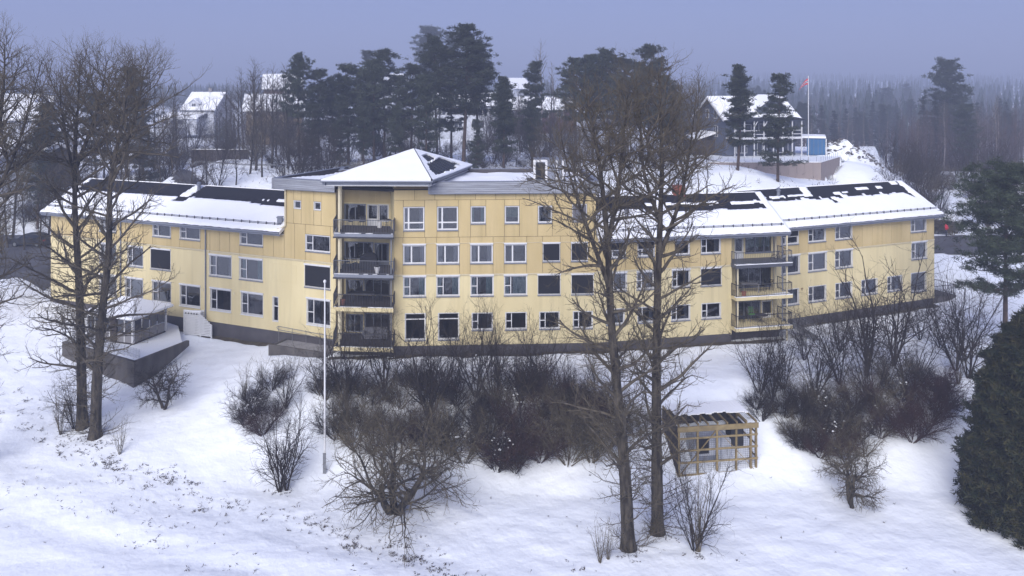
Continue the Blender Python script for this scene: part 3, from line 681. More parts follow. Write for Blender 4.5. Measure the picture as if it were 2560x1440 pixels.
# ---------------------------------------------------------------- flat roof of the tall block
PA = FL.at(FL.u(690), 0, 0.42); PB_ = FL.at(FL.u(843), 0, 0.42); PCa = FC.at(FC.u(1073), 0, 0.42); PCb = FC.at(FC.L + .25, 0, 0.42)
poly = [FL.at(U711 - .1, 0, .1), FL.p1, FC.p0, FC.at(FC.L, 0, .1), FC.at(FC.L, 0, -9.2), FC.at(-6.0, 0, -9.2), FL.at(U711 - .1, 0, -9.5)]
MB().prism([(p.x, p.y) for p in poly], 12.95, 13.15).build('flat_roof', 'roof', BLD)
mb = MB()
def parapet(a, b, z0, z1, boards, inner=0.28, name='parapet'):
    fc = Facet((a.x, a.y), (b.x, b.y)); mb = MB(); fc.box(mb, 0, fc.L, z0 - .001, z1, -inner, -0.03); o = mb.build(name, 'plinth', BLD)
    mb = MB(); fc.box(mb, -.02, fc.L + .02, z1, z1 + .05, -inner - .03, 0.03); s = mb.build('coping', 'grey_metal', o); s.location = (0, 0, 0)
    if boards:
        n = 6; hh = (z1 - z0) / n
        for i in range(n): fc.board('cladding_board', 0, fc.L, z0 + i * hh + .006, z0 + (i + 1) * hh - .012, -0.03, 0.0 + 0.006 * (i % 2), 'grey_board', o, Vector((0, 0, 0)))
        for uu in (0.0, fc.L): 
            mb = MB(); fc.box(mb, uu - .06, uu + .06, z0 - .01, z1 - .002, -0.02, 0.035); s = mb.build('corner_board', 'grey_board', o); s.location = (0, 0, 0)
    mb = MB(); fc.box(mb, 0, fc.L, z0 - .05, z0 - .002, -0.45, -0.04); s = mb.build('soffit_board', 'grey_metal', o); s.location = (0, 0, 0)
    return o
parapet(PA, PB_, ZPAR, 13.62, True); parapet(PCa, PCb, ZPAR + .05, 13.72, True)
PAb = FL.at(FL.u(690), 0, -9.9); PDb = FC.at(FC.L + .25, 0, -9.6); PMb = FC.at(-5.5, 0, -9.6)
parapet(PAb, PA + (PAb - PA).normalized() * .3, 12.9, 13.62, True); parapet(PMb, PAb, 12.9, 13.62, False); parapet(PDb, PMb, 12.9, 13.72, False); parapet(PCb + (PDb - PCb).normalized() * .3, PDb, 12.9, 13.72, True)
# snow lying on the flat roof, drifted against the front
def roof_drift(name, poly, zb, amp, hole=None, st=0.3):
    xs_ = [p.x for p in poly]; ys_ = [p.y for p in poly]; x = np.arange(min(xs_), max(xs_) + st, st); y = np.arange(min(ys_), max(ys_) + st, st)
    def inside(px, py):
        r = False
        for i in range(len(poly)):
            p, q = poly[i], poly[(i + 1) % len(poly)]
            if (p.y > py) != (q.y > py) and px < (q.x - p.x) * (py - p.y) / (q.y - p.y) + p.x: r = not r
        return r
    VV = []; ix = {}; F = []
    for i in range(len(x)):
        for j in range(len(y)):
            if inside(x[i], y[j]): ix[i, j] = len(VV); VV.append((x[i], y[j], zb + amp * (0.6 + 0.4 * n1(x[i] * .5, y[j] * .5)) + (hole(x[i], y[j]) if hole else 0)))
    for (i, j) in list(ix):
        q = [(i, j), (i + 1, j), (i + 1, j + 1), (i, j + 1)]
        if all(k in ix for k in q): F.append(tuple(ix[k] for k in q))
    me = bpy.data.meshes.new(name); me.from_pydata(VV, [], F); me.polygons.foreach_set('use_smooth', [True] * len(F)); me.update()
    o = link(name, me, 'roof_snow', BLD); o.location = tuple(-BO); return o
roof_drift('roof_snow', [PCa - FC.N * .3 + FC.U * 0, PCb - FC.N * .3 - FC.U * .3, PDb + FC.N * .35 - FC.U * .3, FC.at(2.5, 0, -9.25), FC.at(1.5, 0, -4)], 13.28, 0.28)
roof_drift('roof_snow', [PA - FL.N * .3 + FL.U * .3, PB_ - FL.N * .3, FL.at(FL.L - .5, 0, -6), FL.at(FL.L - 2.5, 0, -8.6), FL.at(U711 + 1.2, 0, -7.5)], 13.32, 0.32)

# hipped roof over the balcony bay
HZ = 14.02
hc = [Vector((-14.35, 60.25, HZ)), Vector((-6.06, 60.05, HZ)), Vector((-3.67, 72.0, HZ)), Vector((-12.2, 72.3, HZ))]; pk = Vector((-8.15, 66.4, 15.84))
mb = MB(); mb.add([p for p in hc] + [pk], [(0, 1, 4), (1, 2, 4), (2, 3, 4), (3, 0, 4), (3, 2, 1, 0)]); hip = mb.build('hipped_roof', 'seam_metal', BLD)
hsub = lambda nm, mb, m: (lambda o: (setattr(o, 'location', (0, 0, 0)), o)[1])(mb.build(nm, m, hip))
for i in range(4):
    a, b = hc[i], hc[(i + 1) % 4]; e = Facet(tuple(a[:2]), tuple(b[:2])); mb = MB(); e.box(mb, 0.0, e.L, HZ - .36, HZ - .1, -0.25, -0.2); hsub('fascia', mb, 'grey_metal')
    mb = MB(); mb.path([e.at(0, HZ - .05, .05), e.at(e.L, HZ - .05, .05)], 0.07, 7); hsub('gutter', mb, 'grey_metal')
cc = (hc[0] + hc[1] + hc[2] + hc[3]) / 4
MB().prism([tuple((p + (cc - p) * 0.03)[:2]) for p in hc], HZ - .42, HZ - .37).build('soffit', 'white', BLD)
MB().prism([tuple((p + (cc - p) * 0.2)[:2]) for p in hc[2:]] + [tuple(FL.at(FL.L - .1, 0, -.5)[:2]), tuple(FB.p0[:2]), tuple(FB.p1[:2]), tuple(FC.at(.2, 0, -.3)[:2]), tuple(FC.at(2.9, 0, -.3)[:2])], 13.1, HZ - .43).build('roof_upstand', 'panel', BLD)
for k in range(4):                                     # snow on each slope, right slope partly bare
    A, B = hc[k], hc[(k + 1) % 4]; n = 52; VV = []; F = []; on = {}; pos = {}; nrm = (B - A).cross(pk - A).normalized()
    for j in range(n + 1):
        for i in range(n + 1):
            s, t = i / n, j / n; p = A * (1 - s) * (1 - t) + B * s * (1 - t) + pk * t
            th = 0.16 + 0.03 * n1(p.x * .8, p.y * .8); q = True
            if k == 1:
                w1 = n1(p.x * 1.7, p.y * 1.7) * 0.04 + n1(p.x * 6, p.y * 6) * 0.015
                if 0.12 < s + w1 < 0.86 and 0.07 < t + w1 < 0.44 + .1 * s: q = False
                if 0.22 < s < 0.72 and 0.50 + .06 * s + w1 < t < 0.74: q = False
                if s > 0.70 and t < 0.16 + w1 * 2: q = True
            on[i, j] = q; pos[i, j] = p + nrm * th - (pk - (A + B) / 2).normalized() * (0.06 if t == 0 else 0)
    cells = {(i, j) for i in range(n) for j in range(n) if on[i, j] and on[i + 1, j] and on[i, j + 1] and on[i + 1, j + 1]}; vi = {}
    def vx(i, j, low=False):
        if (i, j, low) not in vi: vi[i, j, low] = len(VV); VV.append(pos[i, j] - (nrm * (0.15 if low else 0)))
        return vi[i, j, low]
    for (i, j) in cells:
        F.append((vx(i, j), vx(i + 1, j), vx(i + 1, j + 1), vx(i, j + 1)))
        for (p, q, nb) in (((i, j), (i + 1, j), (i, j - 1)), ((i + 1, j), (i + 1, j + 1), (i + 1, j)), ((i + 1, j + 1), (i, j + 1), (i, j + 1)), ((i, j + 1), (i, j), (i - 1, j))):
            if nb not in cells and 0 <= nb[0] < n and nb[1] < n: F.append((vx(*p, True), vx(*q, True), vx(*q), vx(*p)))
    me = bpy.data.meshes.new('roof_snow'); me.from_pydata(VV, [], F); me.update(); o = link('roof_snow', me, 'roof_snow', hip)
    for i in range(1, 14):
        s = i / 14; b0 = A * (1 - s) + B * s; tt = 0.97 if abs(s - .5) < .04 else min(1, 2 * min(s, 1 - s)); top = b0 + (pk - (A + B) / 2) * tt * 0.98
        if k == 1: hsub('standing_seam', MB().bar(b0 + nrm * .02, top + nrm * .02, 0.03, 0.05), 'seam_metal')

# ventilation plant on the roof
fv = Facet(tuple(FC.at(FC.u(1340), 0, -2.6)[:2]), tuple(FC.at(FC.u(1340) + 2.55, 0, -2.6)[:2]))
PLANT = thing('ventilation_unit', 'grey boxy ventilation unit with white trim on the flat roof', 'ventilation unit', tuple(fv.at(1.2, 13.3, -.8)))
def pl(nm, m, *b):
    mb = MB(); fv.box(mb, *b); return mb.build(nm, m, PLANT)
pl('housing', 'grey_metal', 0.12, 2.45, 13.5, 15.1, -1.6, 0.0); pl('base_rail', 'dark_metal', -0.5, 2.7, 13.38, 13.5, -1.5, -0.1)
for b in ((0.0, 0.17, 13.5, 15.15, -.12, .05), (0.98, 1.15, 13.5, 15.15, -.12, .05), (0.17, 0.98, 14.98, 15.15, -.12, .05), (1.85, 1.97, 13.5, 15.1, -.05, .05), (2.36, 2.48, 13.5, 15.1, -.12, .05)): pl('white_post', 'white', *b)
pl('louvre', 'black', 0.22, 0.93, 13.55, 14.88, -.02, .03); pl('top_cap', 'grey_metal', 0.1, 2.5, 15.15, 15.2, -1.65, 0.06); pl('warning_sticker', 'yellow_sign', 1.2, 1.3, 14.4, 14.52, .001, .012)
for i in range(9): pl('louvre_blade', 'dark_metal', 0.24, 0.91, 13.62 + i * .14, 13.66 + i * .14, .031, .06)

# ---------------------------------------------------------------- balconies
def railing(name, pts, z0, hh, m, bulge=0.0, sp=0.125, panel=None):
    """a railing along pts (plan), rails and single balusters"""
    mb = MB()
    for a, b in zip(pts, pts[1:]):
        for zz, r in ((z0 + hh, 0.03), (z0 + 0.09, 0.02)): mb.cyl((a[0], a[1], zz), (b[0], b[1], zz), r, 6)
    for p in pts: mb.cyl((p[0], p[1], z0), (p[0], p[1], z0 + hh), 0.028, 6)
    o = mb.build(name, m, BLD)
    for k, (a, b) in enumerate(zip(pts, pts[1:])):
        a, b = Vector((*a[:2], 0)), Vector((*b[:2], 0)); L = (b - a).length; e = (b - a) / L; nn = Vector((e.y, -e.x, 0))
        if panel and k in panel:
            s = MB().prism([tuple((a + nn * .01)[:2]), tuple((b + nn * .01)[:2]), tuple((b - nn * .01)[:2]), tuple((a - nn * .01)[:2])], z0 + .12, z0 + hh - .02).build('side_panel', 'grey_metal', o); s.location = (0, 0, 0); continue
        n = max(2, int(L / sp)); key = (round(hh, 2), round(bulge, 2), m)
        if key not in _bal:
            mb = MB()
            if bulge: mb.path([(0, 0, .09), (0, -bulge * .4, hh * .3), (0, -bulge, hh * .5), (0, -bulge * .3, hh * .8), (0, 0, hh)], 0.011, 4)
            else: mb.bar((0, 0, .09), (0, 0, hh), 0.022)
            _bal[key] = mb.mesh('baluster'); _bal[key].materials.append(MT[m])
        for i in range(1, n):
            p = a + e * (L * i / n); s = link('baluster', _bal[key], None, o); s.location = Vector((p.x, p.y, z0)); s.rotation_euler = (0, 0, math.atan2(e.y, e.x))
    return o
_bal = {}
BF = [(-13.62, 61.05), (-9.0, 60.65)]
stackL = [(9.9, 'grey_metal', 'rail_grey', 0.0, 1.05), (6.8, 'grey_metal', 'rail_grey', 0.0, 1.05), (4.28, 'plaster', 'dark_metal', 0.0, 1.0), (1.25, 'plaster', 'dark_metal', 0.0, 1.05)]
for k, (z, m, rm, bu, hh) in enumerate(stackL):
    poly = [BF[0], BF[1], (-9.15, 62.02), (-9.75, 64.28), (-13.6, 64.88), (-13.95, 63.6)]
    dz = 0.24 if k < 2 else 0.3
    sl = MB().prism(poly, z - dz, z).build('balcony_slab', m, BLD)
    s = MB().prism([(-13.55, 61.13), (-9.08, 60.75), (-9.2, 62.0), (-9.8, 64.1), (-13.6, 64.7)], z + .001, z + .012).build('balcony_floor', 'old_wood', sl); s.location = (0, 0, 0)
    # thin line of snow on the outer rim
    mb = MB(); x0 = -13.6
    for i in range(26):
        f0, f1 = i / 26, (i + 1) / 26; hgt = max(0.0, 0.03 + 0.05 * n1(i * .35, k * 3.0)) * (1.0 if k != 1 else .7) * (1 - .6 * f0 if k < 2 else 1)
        if hgt > 0.012: 
            A = Vector((*BF[0], 0)).lerp(Vector((*BF[1], 0)), f0); B = Vector((*BF[0], 0)).lerp(Vector((*BF[1], 0)), f1)
            mb.prism([(A.x, A.y - .005), (B.x, B.y - .005), (B.x, B.y + .16 + .2 * hgt), (A.x, A.y + .16 + .2 * hgt)], z + .013, z + .013 + hgt)
    if mb.v: s = mb.build('rim_snow', 'roof_snow', sl); s.location = (0, 0, 0)
    if k < 2:
        mb = MB(); mb.prism([(-13.66, 60.98), (-8.96, 60.58), (-8.96, 60.72), (-13.66, 61.12)], z - dz - .1, z - dz - .003); s = mb.build('edge_gutter', 'dark_metal', sl); s.location = (0, 0, 0)
    railing('railing', [(-13.9, 63.4), BF[0] if k < 2 else BF[0], BF[1], (-9.1, 61.95)], z, hh, rm, bu, panel=((0, 2) if k < 2 else None))
for (px, Y, m, r) in ((848, 61.3, 'cream', .075), (978, 61.0, 'steel', .05)):
    x = (px - CX) / FPX * Y; z1 = HZ - .4 if px < 900 else 9.66
    MB().bar((x, Y, 1.2), (x, Y, z1), r * 2).build('balcony_post', m, BLD)
x, Y = (852 - CX) / FPX * 62.9, 62.9
MB().bar((x, Y, 1.2), (x, Y, HZ - .4), .14).build('balcony_post', 'cream', BLD)
MB().prism([(-13.4, 62.6), (-9.3, 61.9), (-9.3, 64.4), (-13.4, 64.4)], -1.2, 0.94).build('plinth', 'dark_concrete', BLD)

# right stack on facet D
stackR = [(6.72, 'rail_grey', 'rail_grey', 0.05, 1.0), (4.12, 'plaster', 'dark_metal', 0.09, 1.0), (1.62, 'plaster', 'dark_metal', 0.09, 1.0)]
for k, (z, m, rm, bu, hh) in enumerate(stackR):
    c = [FD.at(uR0 - .1, 0, .95), FD.at(FD.L + .35, 0, .95), FD.at(FD.L + .35, 0, -1.45), FD.at(uR0 - .1, 0, -.03)]
    poly = [c[0], c[1], FD.at(FD.L + .35, 0, -1.48), FD.at(uR0 + .05, 0, -1.48), FD.at(uR0 + .05, 0, 0.035), FD.at(uR0 - .1, 0, .035)]
    sl = MB().prism([tuple(p[:2]) for p in poly], z - .26, z).build('balcony_slab', m, BLD)
    mb = MB()
    for i in range(24):
        f0, f1 = i / 24, (i + 1) / 24; hgt = 0.05 + 0.035 * n1(i * .4, k * 5.0 + 1); A = c[0].lerp(c[1], f0); B = c[0].lerp(c[1], f1); wd = 0.3 + .5 * ss(.5, 1, f0) * (k == 1)
        mb.prism([tuple(A[:2]), tuple(B[:2]), tuple((B - FD.N * wd)[:2]), tuple((A - FD.N * wd)[:2])], z + .003, z + hgt)
    s = mb.build('rim_snow', 'roof_snow', sl); s.location = (0, 0, 0)
    ins = 0.06
    railing('railing', [tuple(FD.at(uR0 - .04, 0, .08)[:2]), tuple(FD.at(uR0 - .04, 0, .95 - ins)[:2]), tuple(FD.at(FD.L + .29, 0, .95 - ins)[:2]), tuple(FD.at(FD.L + .29, 0, -1.3)[:2])], z, hh, rm, bu, 0.15)
for u_, d_ in ((FD.L + .05, .55), (FD.L + .05, -1.2), (uR0 + .25, .55)):
    p = FD.at(u_, 0, d_); MB().bar((p.x, p.y, -.5 if u_ > uR0 + 1 else 1.4), (p.x, p.y, 6.45 if u_ < uR0 + 1 else 8.9), .11).build('balcony_post', 'cream', BLD)
# steel stair from the lowest right balcony down to the snow
st0 = FD.at(FD.L + .4, 1.6, -.3); en = Vector((FD.at(FD.L + 2.9, 0, .7)[0], FD.at(FD.L + 2.9, 0, .7)[1], 0.2)); mb = MB(); sd = (en - st0); side = Vector((-sd.y, sd.x, 0)).normalized() * 0.5
stair = MB().bar(st0 + side, en + side, .06, .22).bar(st0 - side, en - side, .06, .22).build('stair_stringer', 'steel', BLD)
for i in range(8):
    p = st0.lerp(en, (i + .5) / 8); q = MB().bar(p + side * .96, p - side * .96, .26, .04).build('tread', 'steel', stair); q.location = (0, 0, 0)
mb = MB()
for sgn in (1, -1):
    for hh in (.35, .65, .95): mb.cyl(st0 + side * sgn + Vector((0, 0, hh)), en + side * sgn + Vector((0, 0, hh)), .02, 5)
    for i in range(7): p = st0.lerp(en, i / 6) + side * sgn; mb.cyl(p, p + Vector((0, 0, .95)), .018, 5)
q = mb.build('stair_handrail', 'steel', stair); q.location = (0, 0, 0)

# terrace and landings at the right end
e0 = FE.at(FE.L, 0, 0); 
mb = MB(); mb.prism([tuple(FE.at(FE.L + .01, 0, -.15)[:2]), tuple(FE.at(FE.L + 2.9, 0, .1)[:2]), tuple(FE.at(FE.L + 2.9, 0, -3.6)[:2]), tuple(FE.at(FE.L + .01, 0, -3.6)[:2])], -1.0, 1.0); mb.build('end_terrace', 'dark_concrete', BLD)
railing('railing', [tuple(FE.at(FE.L + .05, 0, -.2)[:2]), tuple(FE.at(FE.L + 2.85, 0, 0.02)[:2]), tuple(FE.at(FE.L + 2.85, 0, -3.5)[:2])], 1.0, 1.0, 'dark_metal', 0, 0.2)
mb = MB(); mb.prism([tuple(FE.at(FE.L + .01, 0, -1.6)[:2]), tuple(FE.at(FE.L + 1.5, 0, -1.6)[:2]), tuple(FE.at(FE.L + 1.7, 0, -3.2)[:2]), tuple(FE.at(FE.L + .01, 0, -3.6)[:2])], 3.0, 3.9); mb.build('end_balcony', 'old_wood', BLD)
railing('railing', [tuple(FE.at(FE.L + .05, 0, -1.65)[:2]), tuple(FE.at(FE.L + 1.45, 0, -1.65)[:2]), tuple(FE.at(FE.L + 1.65, 0, -3.15)[:2])], 3.9, 0.95, 'dark_metal', 0, 0.2)
# ramp, its concrete wall and handrail before the left wing
ra, rb = FL.u(714), FL.u(842)
mb = MB(); FL.box(mb, ra, rb + .3, -1.0, 0.62, 1.9, 2.1); FL.box(mb, ra, ra + .2, -1.0, .5, 0.05, 1.899); mb.build('ramp_wall', 'dark_concrete', BLD)
mb = MB(); FL.box(mb, ra + .2, rb + .3, -1.0, 0.42, 0.02, 1.898); mb.build('ramp', 'concrete', BLD)
mb = MB(); u0, z0 = FL.hit(699, 812); u1 = rb + .1
mb.path([FL.at(u1, 1.32, .35), FL.at(u0 + .15, z0, .35), FL.at(u0, z0 - .12, .35), FL.at(u0 + .15, z0 - .28, .35), FL.at(u1, 1.04, .35)], .025, 6)
for i in range(5):
    uu = u0 + .2 + (u1 - u0 - .3) * i / 4; mb.cyl(FL.at(uu, z0 - .02, .35), FL.at(uu, .25, .35), .022, 5)
mb.build('ramp_handrail', 'steel', BLD)

# ================================================================ plants
def _norm(x, y, z):
    l = math.sqrt(x * x + y * y + z * z) or 1.0; return x / l, y / l, z / l
def tubes(polys, sides):
    """numpy tubes for many polylines: polys = [(pts, radii)]; returns V, F4"""
    by = {}
    for p, r in polys: by.setdefault(len(p), []).append((p, r))
    VS, FS, base = [], [], 0
    for n, lst in by.items():
        P = np.array([a for a, _ in lst], dtype=float); R = np.array([b for _, b in lst], dtype=float); N = len(lst)
        T = np.empty_like(P); T[:, 1:-1] = P[:, 2:] - P[:, :-2]; T[:, 0] = P[:, 1] - P[:, 0]; T[:, -1] = P[:, -1] - P[:, -2]
        T /= np.linalg.norm(T, axis=-1, keepdims=True) + 1e-9
        main = P[:, -1] - P[:, 0]; ref = np.where((np.abs(main[:, 2]) > 0.8 * np.linalg.norm(main, axis=1))[:, None], np.array([[1.0, 0.1, 0]]), np.array([[0, 0.1, 1.0]]))
        A = np.cross(T, ref[:, None, :]); A /= np.linalg.norm(A, axis=-1, keepdims=True) + 1e-9; B = np.cross(T, A)
        th = np.arange(sides) * 2 * math.pi / sides
        ring = P[:, :, None, :] + R[:, :, None, None] * (A[:, :, None, :] * np.cos(th)[None, None, :, None] + B[:, :, None, :] * np.sin(th)[None, None, :, None])
        VS.append(ring.reshape(-1, 3)); i = np.arange(N * n * sides).reshape(N, n, sides) + base; j = np.roll(i, -1, axis=2)
        FS.append(np.stack([i[:, :-1], j[:, :-1], j[:, 1:], i[:, 1:]], -1).reshape(-1, 4)); base += N * n * sides
    return np.concatenate(VS), np.concatenate(FS)
class Grow:
    """recursive bare branching; out[level] holds polylines"""
    def __init__(s, seed, spec): s.r = random.Random(seed); s.spec = spec; s.out = {}
    def branch(s, p, d, L, rad, lv, upg=None):
        sp = s.spec[lv]; r = s.r; n = sp['n']; st = L / n; pts = [p]; rr = [rad]; x, y, z = p; dx, dy, dz = d
        w = sp['wander']; tr = sp['trop'] if upg is None else upg; tip = sp.get('tip', 0.25); dirs = [d]
        for i in range(n):
            dx += r.uniform(-w, w); dy += r.uniform(-w, w); dz += r.uniform(-w, w) + tr
            if z < .45 and dz < .05: dz = .12
            dx, dy, dz = _norm(dx, dy, dz); x += dx * st; y += dy * st; z += dz * st
            pts.append((x, y, z)); dirs.append((dx, dy, dz)); rr.append(rad * (1 - (1 - tip) * (i + 1) / n))
        s.out.setdefault(lv, []).append((pts, rr)); s.kids(pts, rr, dirs, L, lv)
    def kids(s, pts, rr, dirs, L, lv, shape=None, tmin=None):
        if lv + 1 >= len(s.spec): return
        sp = s.spec[lv]; r = s.r; k = sp['kids']; k = int(k * L + r.random()) if sp.get('per_m') else int(k + r.random())
        n = len(pts) - 1; az = r.uniform(0, 6.28); c = s.spec[lv + 1]; t0 = sp.get('t0', 0.2) if tmin is None else tmin
        for q in range(k):
            t = t0 + (1 - t0) * ((q + r.random()) / max(1, k)) ; t = min(t, 0.995); f = t * n; i = int(f); f -= i
            a, b = pts[i], pts[i + 1]; p = (a[0] + (b[0] - a[0]) * f, a[1] + (b[1] - a[1]) * f, a[2] + (b[2] - a[2]) * f)
            dx, dy, dz = dirs[min(i + 1, n)]; az += 2.4 + r.uniform(-.5, .5); ang = math.radians(r.uniform(*c['ang']))
            ux, uy, uz = (1, 0, 0) if abs(dx) < 0.7 else (0, 1, 0)
            ax, ay, azz = _norm(dy * uz - dz * uy, dz * ux - dx * uz, dx * uy - dy * ux); bx, by, bz = dy * azz - dz * ay, dz * ax - dx * azz, dx * ay - dy * ax
            ca, sa = math.cos(az), math.sin(az); vx, vy, vz = ax * ca + bx * sa, ay * ca + by * sa, azz * ca + bz * sa
            e = _norm(dx * math.cos(ang) + vx * math.sin(ang), dy * math.cos(ang) + vy * math.sin(ang), dz * math.cos(ang) + vz * math.sin(ang))
            fl = shape(t) if shape else (1 - sp.get('fall', 0.5) * t)
            l2 = r.uniform(*c['len']) * (L if c.get('rel') else 1.0) * fl
            r2 = min(c['rad'] * (0.6 + 0.4 * fl) * r.uniform(.8, 1.2), rr[i] * 0.75)
            tr = c['trop'](t) if callable(c['trop']) else c['trop']
            s.branch(p, e, l2, r2, lv + 1, tr)
def branch_objects(g, root, mats, sides, names):
    groups = {}
    for lv in g.out: groups.setdefault(names[lv], []).append(lv)
    res = []
    for nm, lvs in groups.items():
        Vs, Fs, b = [], [], 0
        for lv in lvs:
            v, f = tubes(g.out[lv], sides[lv]); Vs.append(v); Fs.append(f + b); b += len(v)
        me = np_mesh(nm, np.concatenate(Vs), None, np.concatenate(Fs), lvs[0] == 0); me.materials.append(MT[mats[lvs[0]]]); res.append((nm, me))
    return res
ORD = 'first second third fourth fifth sixth seventh eighth ninth tenth eleventh twelfth thirteenth fourteenth fifteenth sixteenth seventeenth eighteenth nineteenth twentieth'.split() + ['twenty-' + x for x in 'first second third fourth fifth sixth seventh eighth ninth'.split()] + ['thirtieth']
def ranks(xs):
    o = sorted(range(len(xs)), key=lambda i: xs[i]); r = [''] * len(xs)
    for k, i in enumerate(o): r[i] = ORD[k]
    return r
def tree_from(meshes, name, label, cat, loc, group=None, rotz=0.0, scale=1.0):
    t = thing(name, label, cat, loc, group, rotz, scale)
    for nm, me in meshes:
        o = link(nm, me, None, t)
        if nm in ('twig', 'branch', 'crown', 'limb', 'stem'): o['kind'] = 'stuff'
    return t

# ---- the tall poplars: explicit stems, then limbs, branches and twigs
def poplar(seed, stems, limb_len, dens=1.0, t0=0.13, fine=1.0, limb_mat='limb', twig_mat='twig_olive'):
    """stems = list of (points relative to the base, base radius, top radius)"""
    spec = [dict(kids=0),
            dict(n=7, wander=.17, trop=0.10, ang=(42, 78), len=(.75, 1.15), rad=.105, kids=2.8 * dens, per_m=True, t0=.10, fall=.35, tip=.25),
            dict(n=5, wander=.24, trop=0.10, ang=(25, 62), len=(.8, 2.2), rad=.036, kids=4.4 * dens, per_m=True, t0=.1, fall=.35, tip=.35),
            dict(n=3, wander=.26, trop=0.12, ang=(22, 58), len=(.4, 1.05), rad=.0155, kids=2.0 * fine, t0=.2, fall=.3, tip=.6),
            dict(n=2, wander=.25, trop=0.2, ang=(22, 50), len=(.22, .55), rad=.0125, kids=0, tip=.7)]
    g = Grow(seed, spec)
    for (pts, ra, rb, nl) in stems:
        P = [Vector(p) for p in pts]; fine_pts = []
        for i in range(len(P) - 1):
            p0, p1, p2, p3 = P[max(i - 1, 0)], P[i], P[i + 1], P[min(i + 2, len(P) - 1)]
            for k in range(12):
                t = k / 12; fine_pts.append(0.5 * ((2 * p1) + (p2 - p0) * t + (2 * p0 - 5 * p1 + 4 * p2 - p3) * t * t + (3 * p1 - p0 - 3 * p2 + p3) * t ** 3))
        fine_pts.append(P[-1]); n = len(fine_pts) - 1
        rr = [ra * (1 - i / n) ** 1.15 + rb * (i / n) for i in range(n + 1)]
        rr = [q * (1 + .07 * mnoise.noise(Vector((i * .55, seed, ra * 9)))) for i, q in enumerate(rr)]
        if ra > 0.3:
            for i in range(4): rr[i] *= 1 + .42 * (1 - i / 4) ** 1.5
        jp = [tuple(p) for p in fine_pts]; dirs = [tuple((fine_pts[min(i + 1, n)] - fine_pts[max(i - 1, 0)]).normalized()) for i in range(n + 1)]
        g.out.setdefault(0, []).append((jp, rr)); L = (P[-1] - P[0]).length
        g.spec[0] = dict(kids=nl * 1.45, t0=t0 if ra > .3 else .12)
        g.spec[1]['len'] = (limb_len * .6, limb_len * 1.05)
        g.spec[1]['trop'] = lambda t: -0.02 + 0.17 * t
        g.spec[1]['ang'] = (40, 80)
        g.kids(jp, rr, dirs, L, 0, shape=lambda t: .36 + .72 * math.sin(min(1.0, max(0, t * 1.04)) ** .62 * math.pi))
        if ra > .3:                                     # water shoots low on the stem
            for q in range(95):
                i = int(n * g.r.uniform(.01, .42)); a = g.r.uniform(0, 6.28); e = _norm(math.cos(a), math.sin(a), g.r.uniform(-.1, .5)); g.branch(jp[i], e, g.r.uniform(.8, 2.6), .028, 2, .05)
    return branch_objects(g, None, {0: 'bark', 1: limb_mat, 2: limb_mat, 3: twig_mat, 4: twig_mat}, {0: 12, 1: 5, 2: 4, 3: 3, 4: 3}, {0: 'trunk', 1: 'limb', 2: 'limb', 3: 'twig', 4: 'twig'})
def pstem(base, pxs, Y, ra, rb, nl, depth=None):
    """stem points from photo pixels at the tree's own distance, relative to its base"""
    r = []
    for i, (px, py) in enumerate(pxs):
        yy = Y + (depth[i] if depth else 0.0); p = Vector(((px - CX) / FPX * yy, yy, z_at(py, yy))); r.append(p - base if i or depth else Vector((0, 0, -.15)))
    return (r, ra, rb, nl)

b = ground_at(1571, 1372); Y = b.y
m = poplar(21, [pstem(b, [(1571, 1375), (1562, 1180), (1545, 1000), (1528, 800), (1518, 600), (1500, 420), (1480, 310), (1466, 235)], Y, .38, .03, 36),
                pstem(b, [(1518, 620), (1545, 470), (1560, 330), (1572, 215)], Y, .16, .02, 18, (0, .3, .6, .9)),
                pstem(b, [(1524, 720), (1465, 560), (1425, 440), (1400, 330)], Y, .14, .02, 16, (0, -.5, -.8, -1.1))], 3.8, .74)
tree_from(m, 'poplar_tree', 'tall bare poplar leaning slightly left, nearest trunk in the right pair', 'tree', b, 'tall poplars before the building')
b = ground_at(1644, 1332); Y = b.y
m = poplar(22, [pstem(b, [(1644, 1335), (1642, 1150), (1641, 950), (1643, 760), (1650, 560), (1655, 400), (1650, 270), (1646, 180)], Y, .37, .03, 38),
                pstem(b, [(1648, 640), (1700, 500), (1725, 370), (1742, 230)], Y, .15, .02, 18, (0, .4, .7, 1.0)),
                pstem(b, [(1652, 560), (1610, 430), (1600, 300), (1590, 190)], Y, .13, .02, 15, (0, -.4, -.7, -1.0))], 3.9, .74)
tree_from(m, 'poplar_tree', 'tall straight bare poplar, farther trunk of the right pair beside the timber cage', 'tree', b, 'tall poplars before the building')
b = ground_at(206, 1068); Y = b.y
m = poplar(23, [pstem(b, [(206, 1072), (203, 900), (198, 720), (188, 540), (188, 380), (195, 260), (200, 150)], Y, .36, .03, 34),
                pstem(b, [(190, 420), (235, 300), (255, 225), (268, 150)], Y, .15, .02, 17, (0, .3, .6, .8)),
                pstem(b, [(192, 480), (165, 340), (152, 265), (150, 205)], Y, .12, .02, 12, (0, -.3, -.6, -.8))], 5.0, .74)
tree_from(m, 'poplar_tree', 'tall bare poplar before the left wing, left trunk of the left pair', 'tree', b, 'tall poplars before the building')
b = ground_at(238, 1092); Y = b.y
m = poplar(24, [pstem(b, [(238, 1095), (244, 920), (256, 780), (272, 620), (276, 460), (300, 330), (316, 230), (318, 165)], Y, .37, .03, 35),
                pstem(b, [(284, 420), (330, 320), (350, 235), (360, 165)], Y, .14, .02, 17, (0, .4, .7, 1.0))], 5.0, .74)
tree_from(m, 'poplar_tree', 'tall bare poplar before the left wing, right trunk with forked low limb', 'tree', b, 'tall poplars before the building')
b = spot(-75, 50.0); Y = b.y
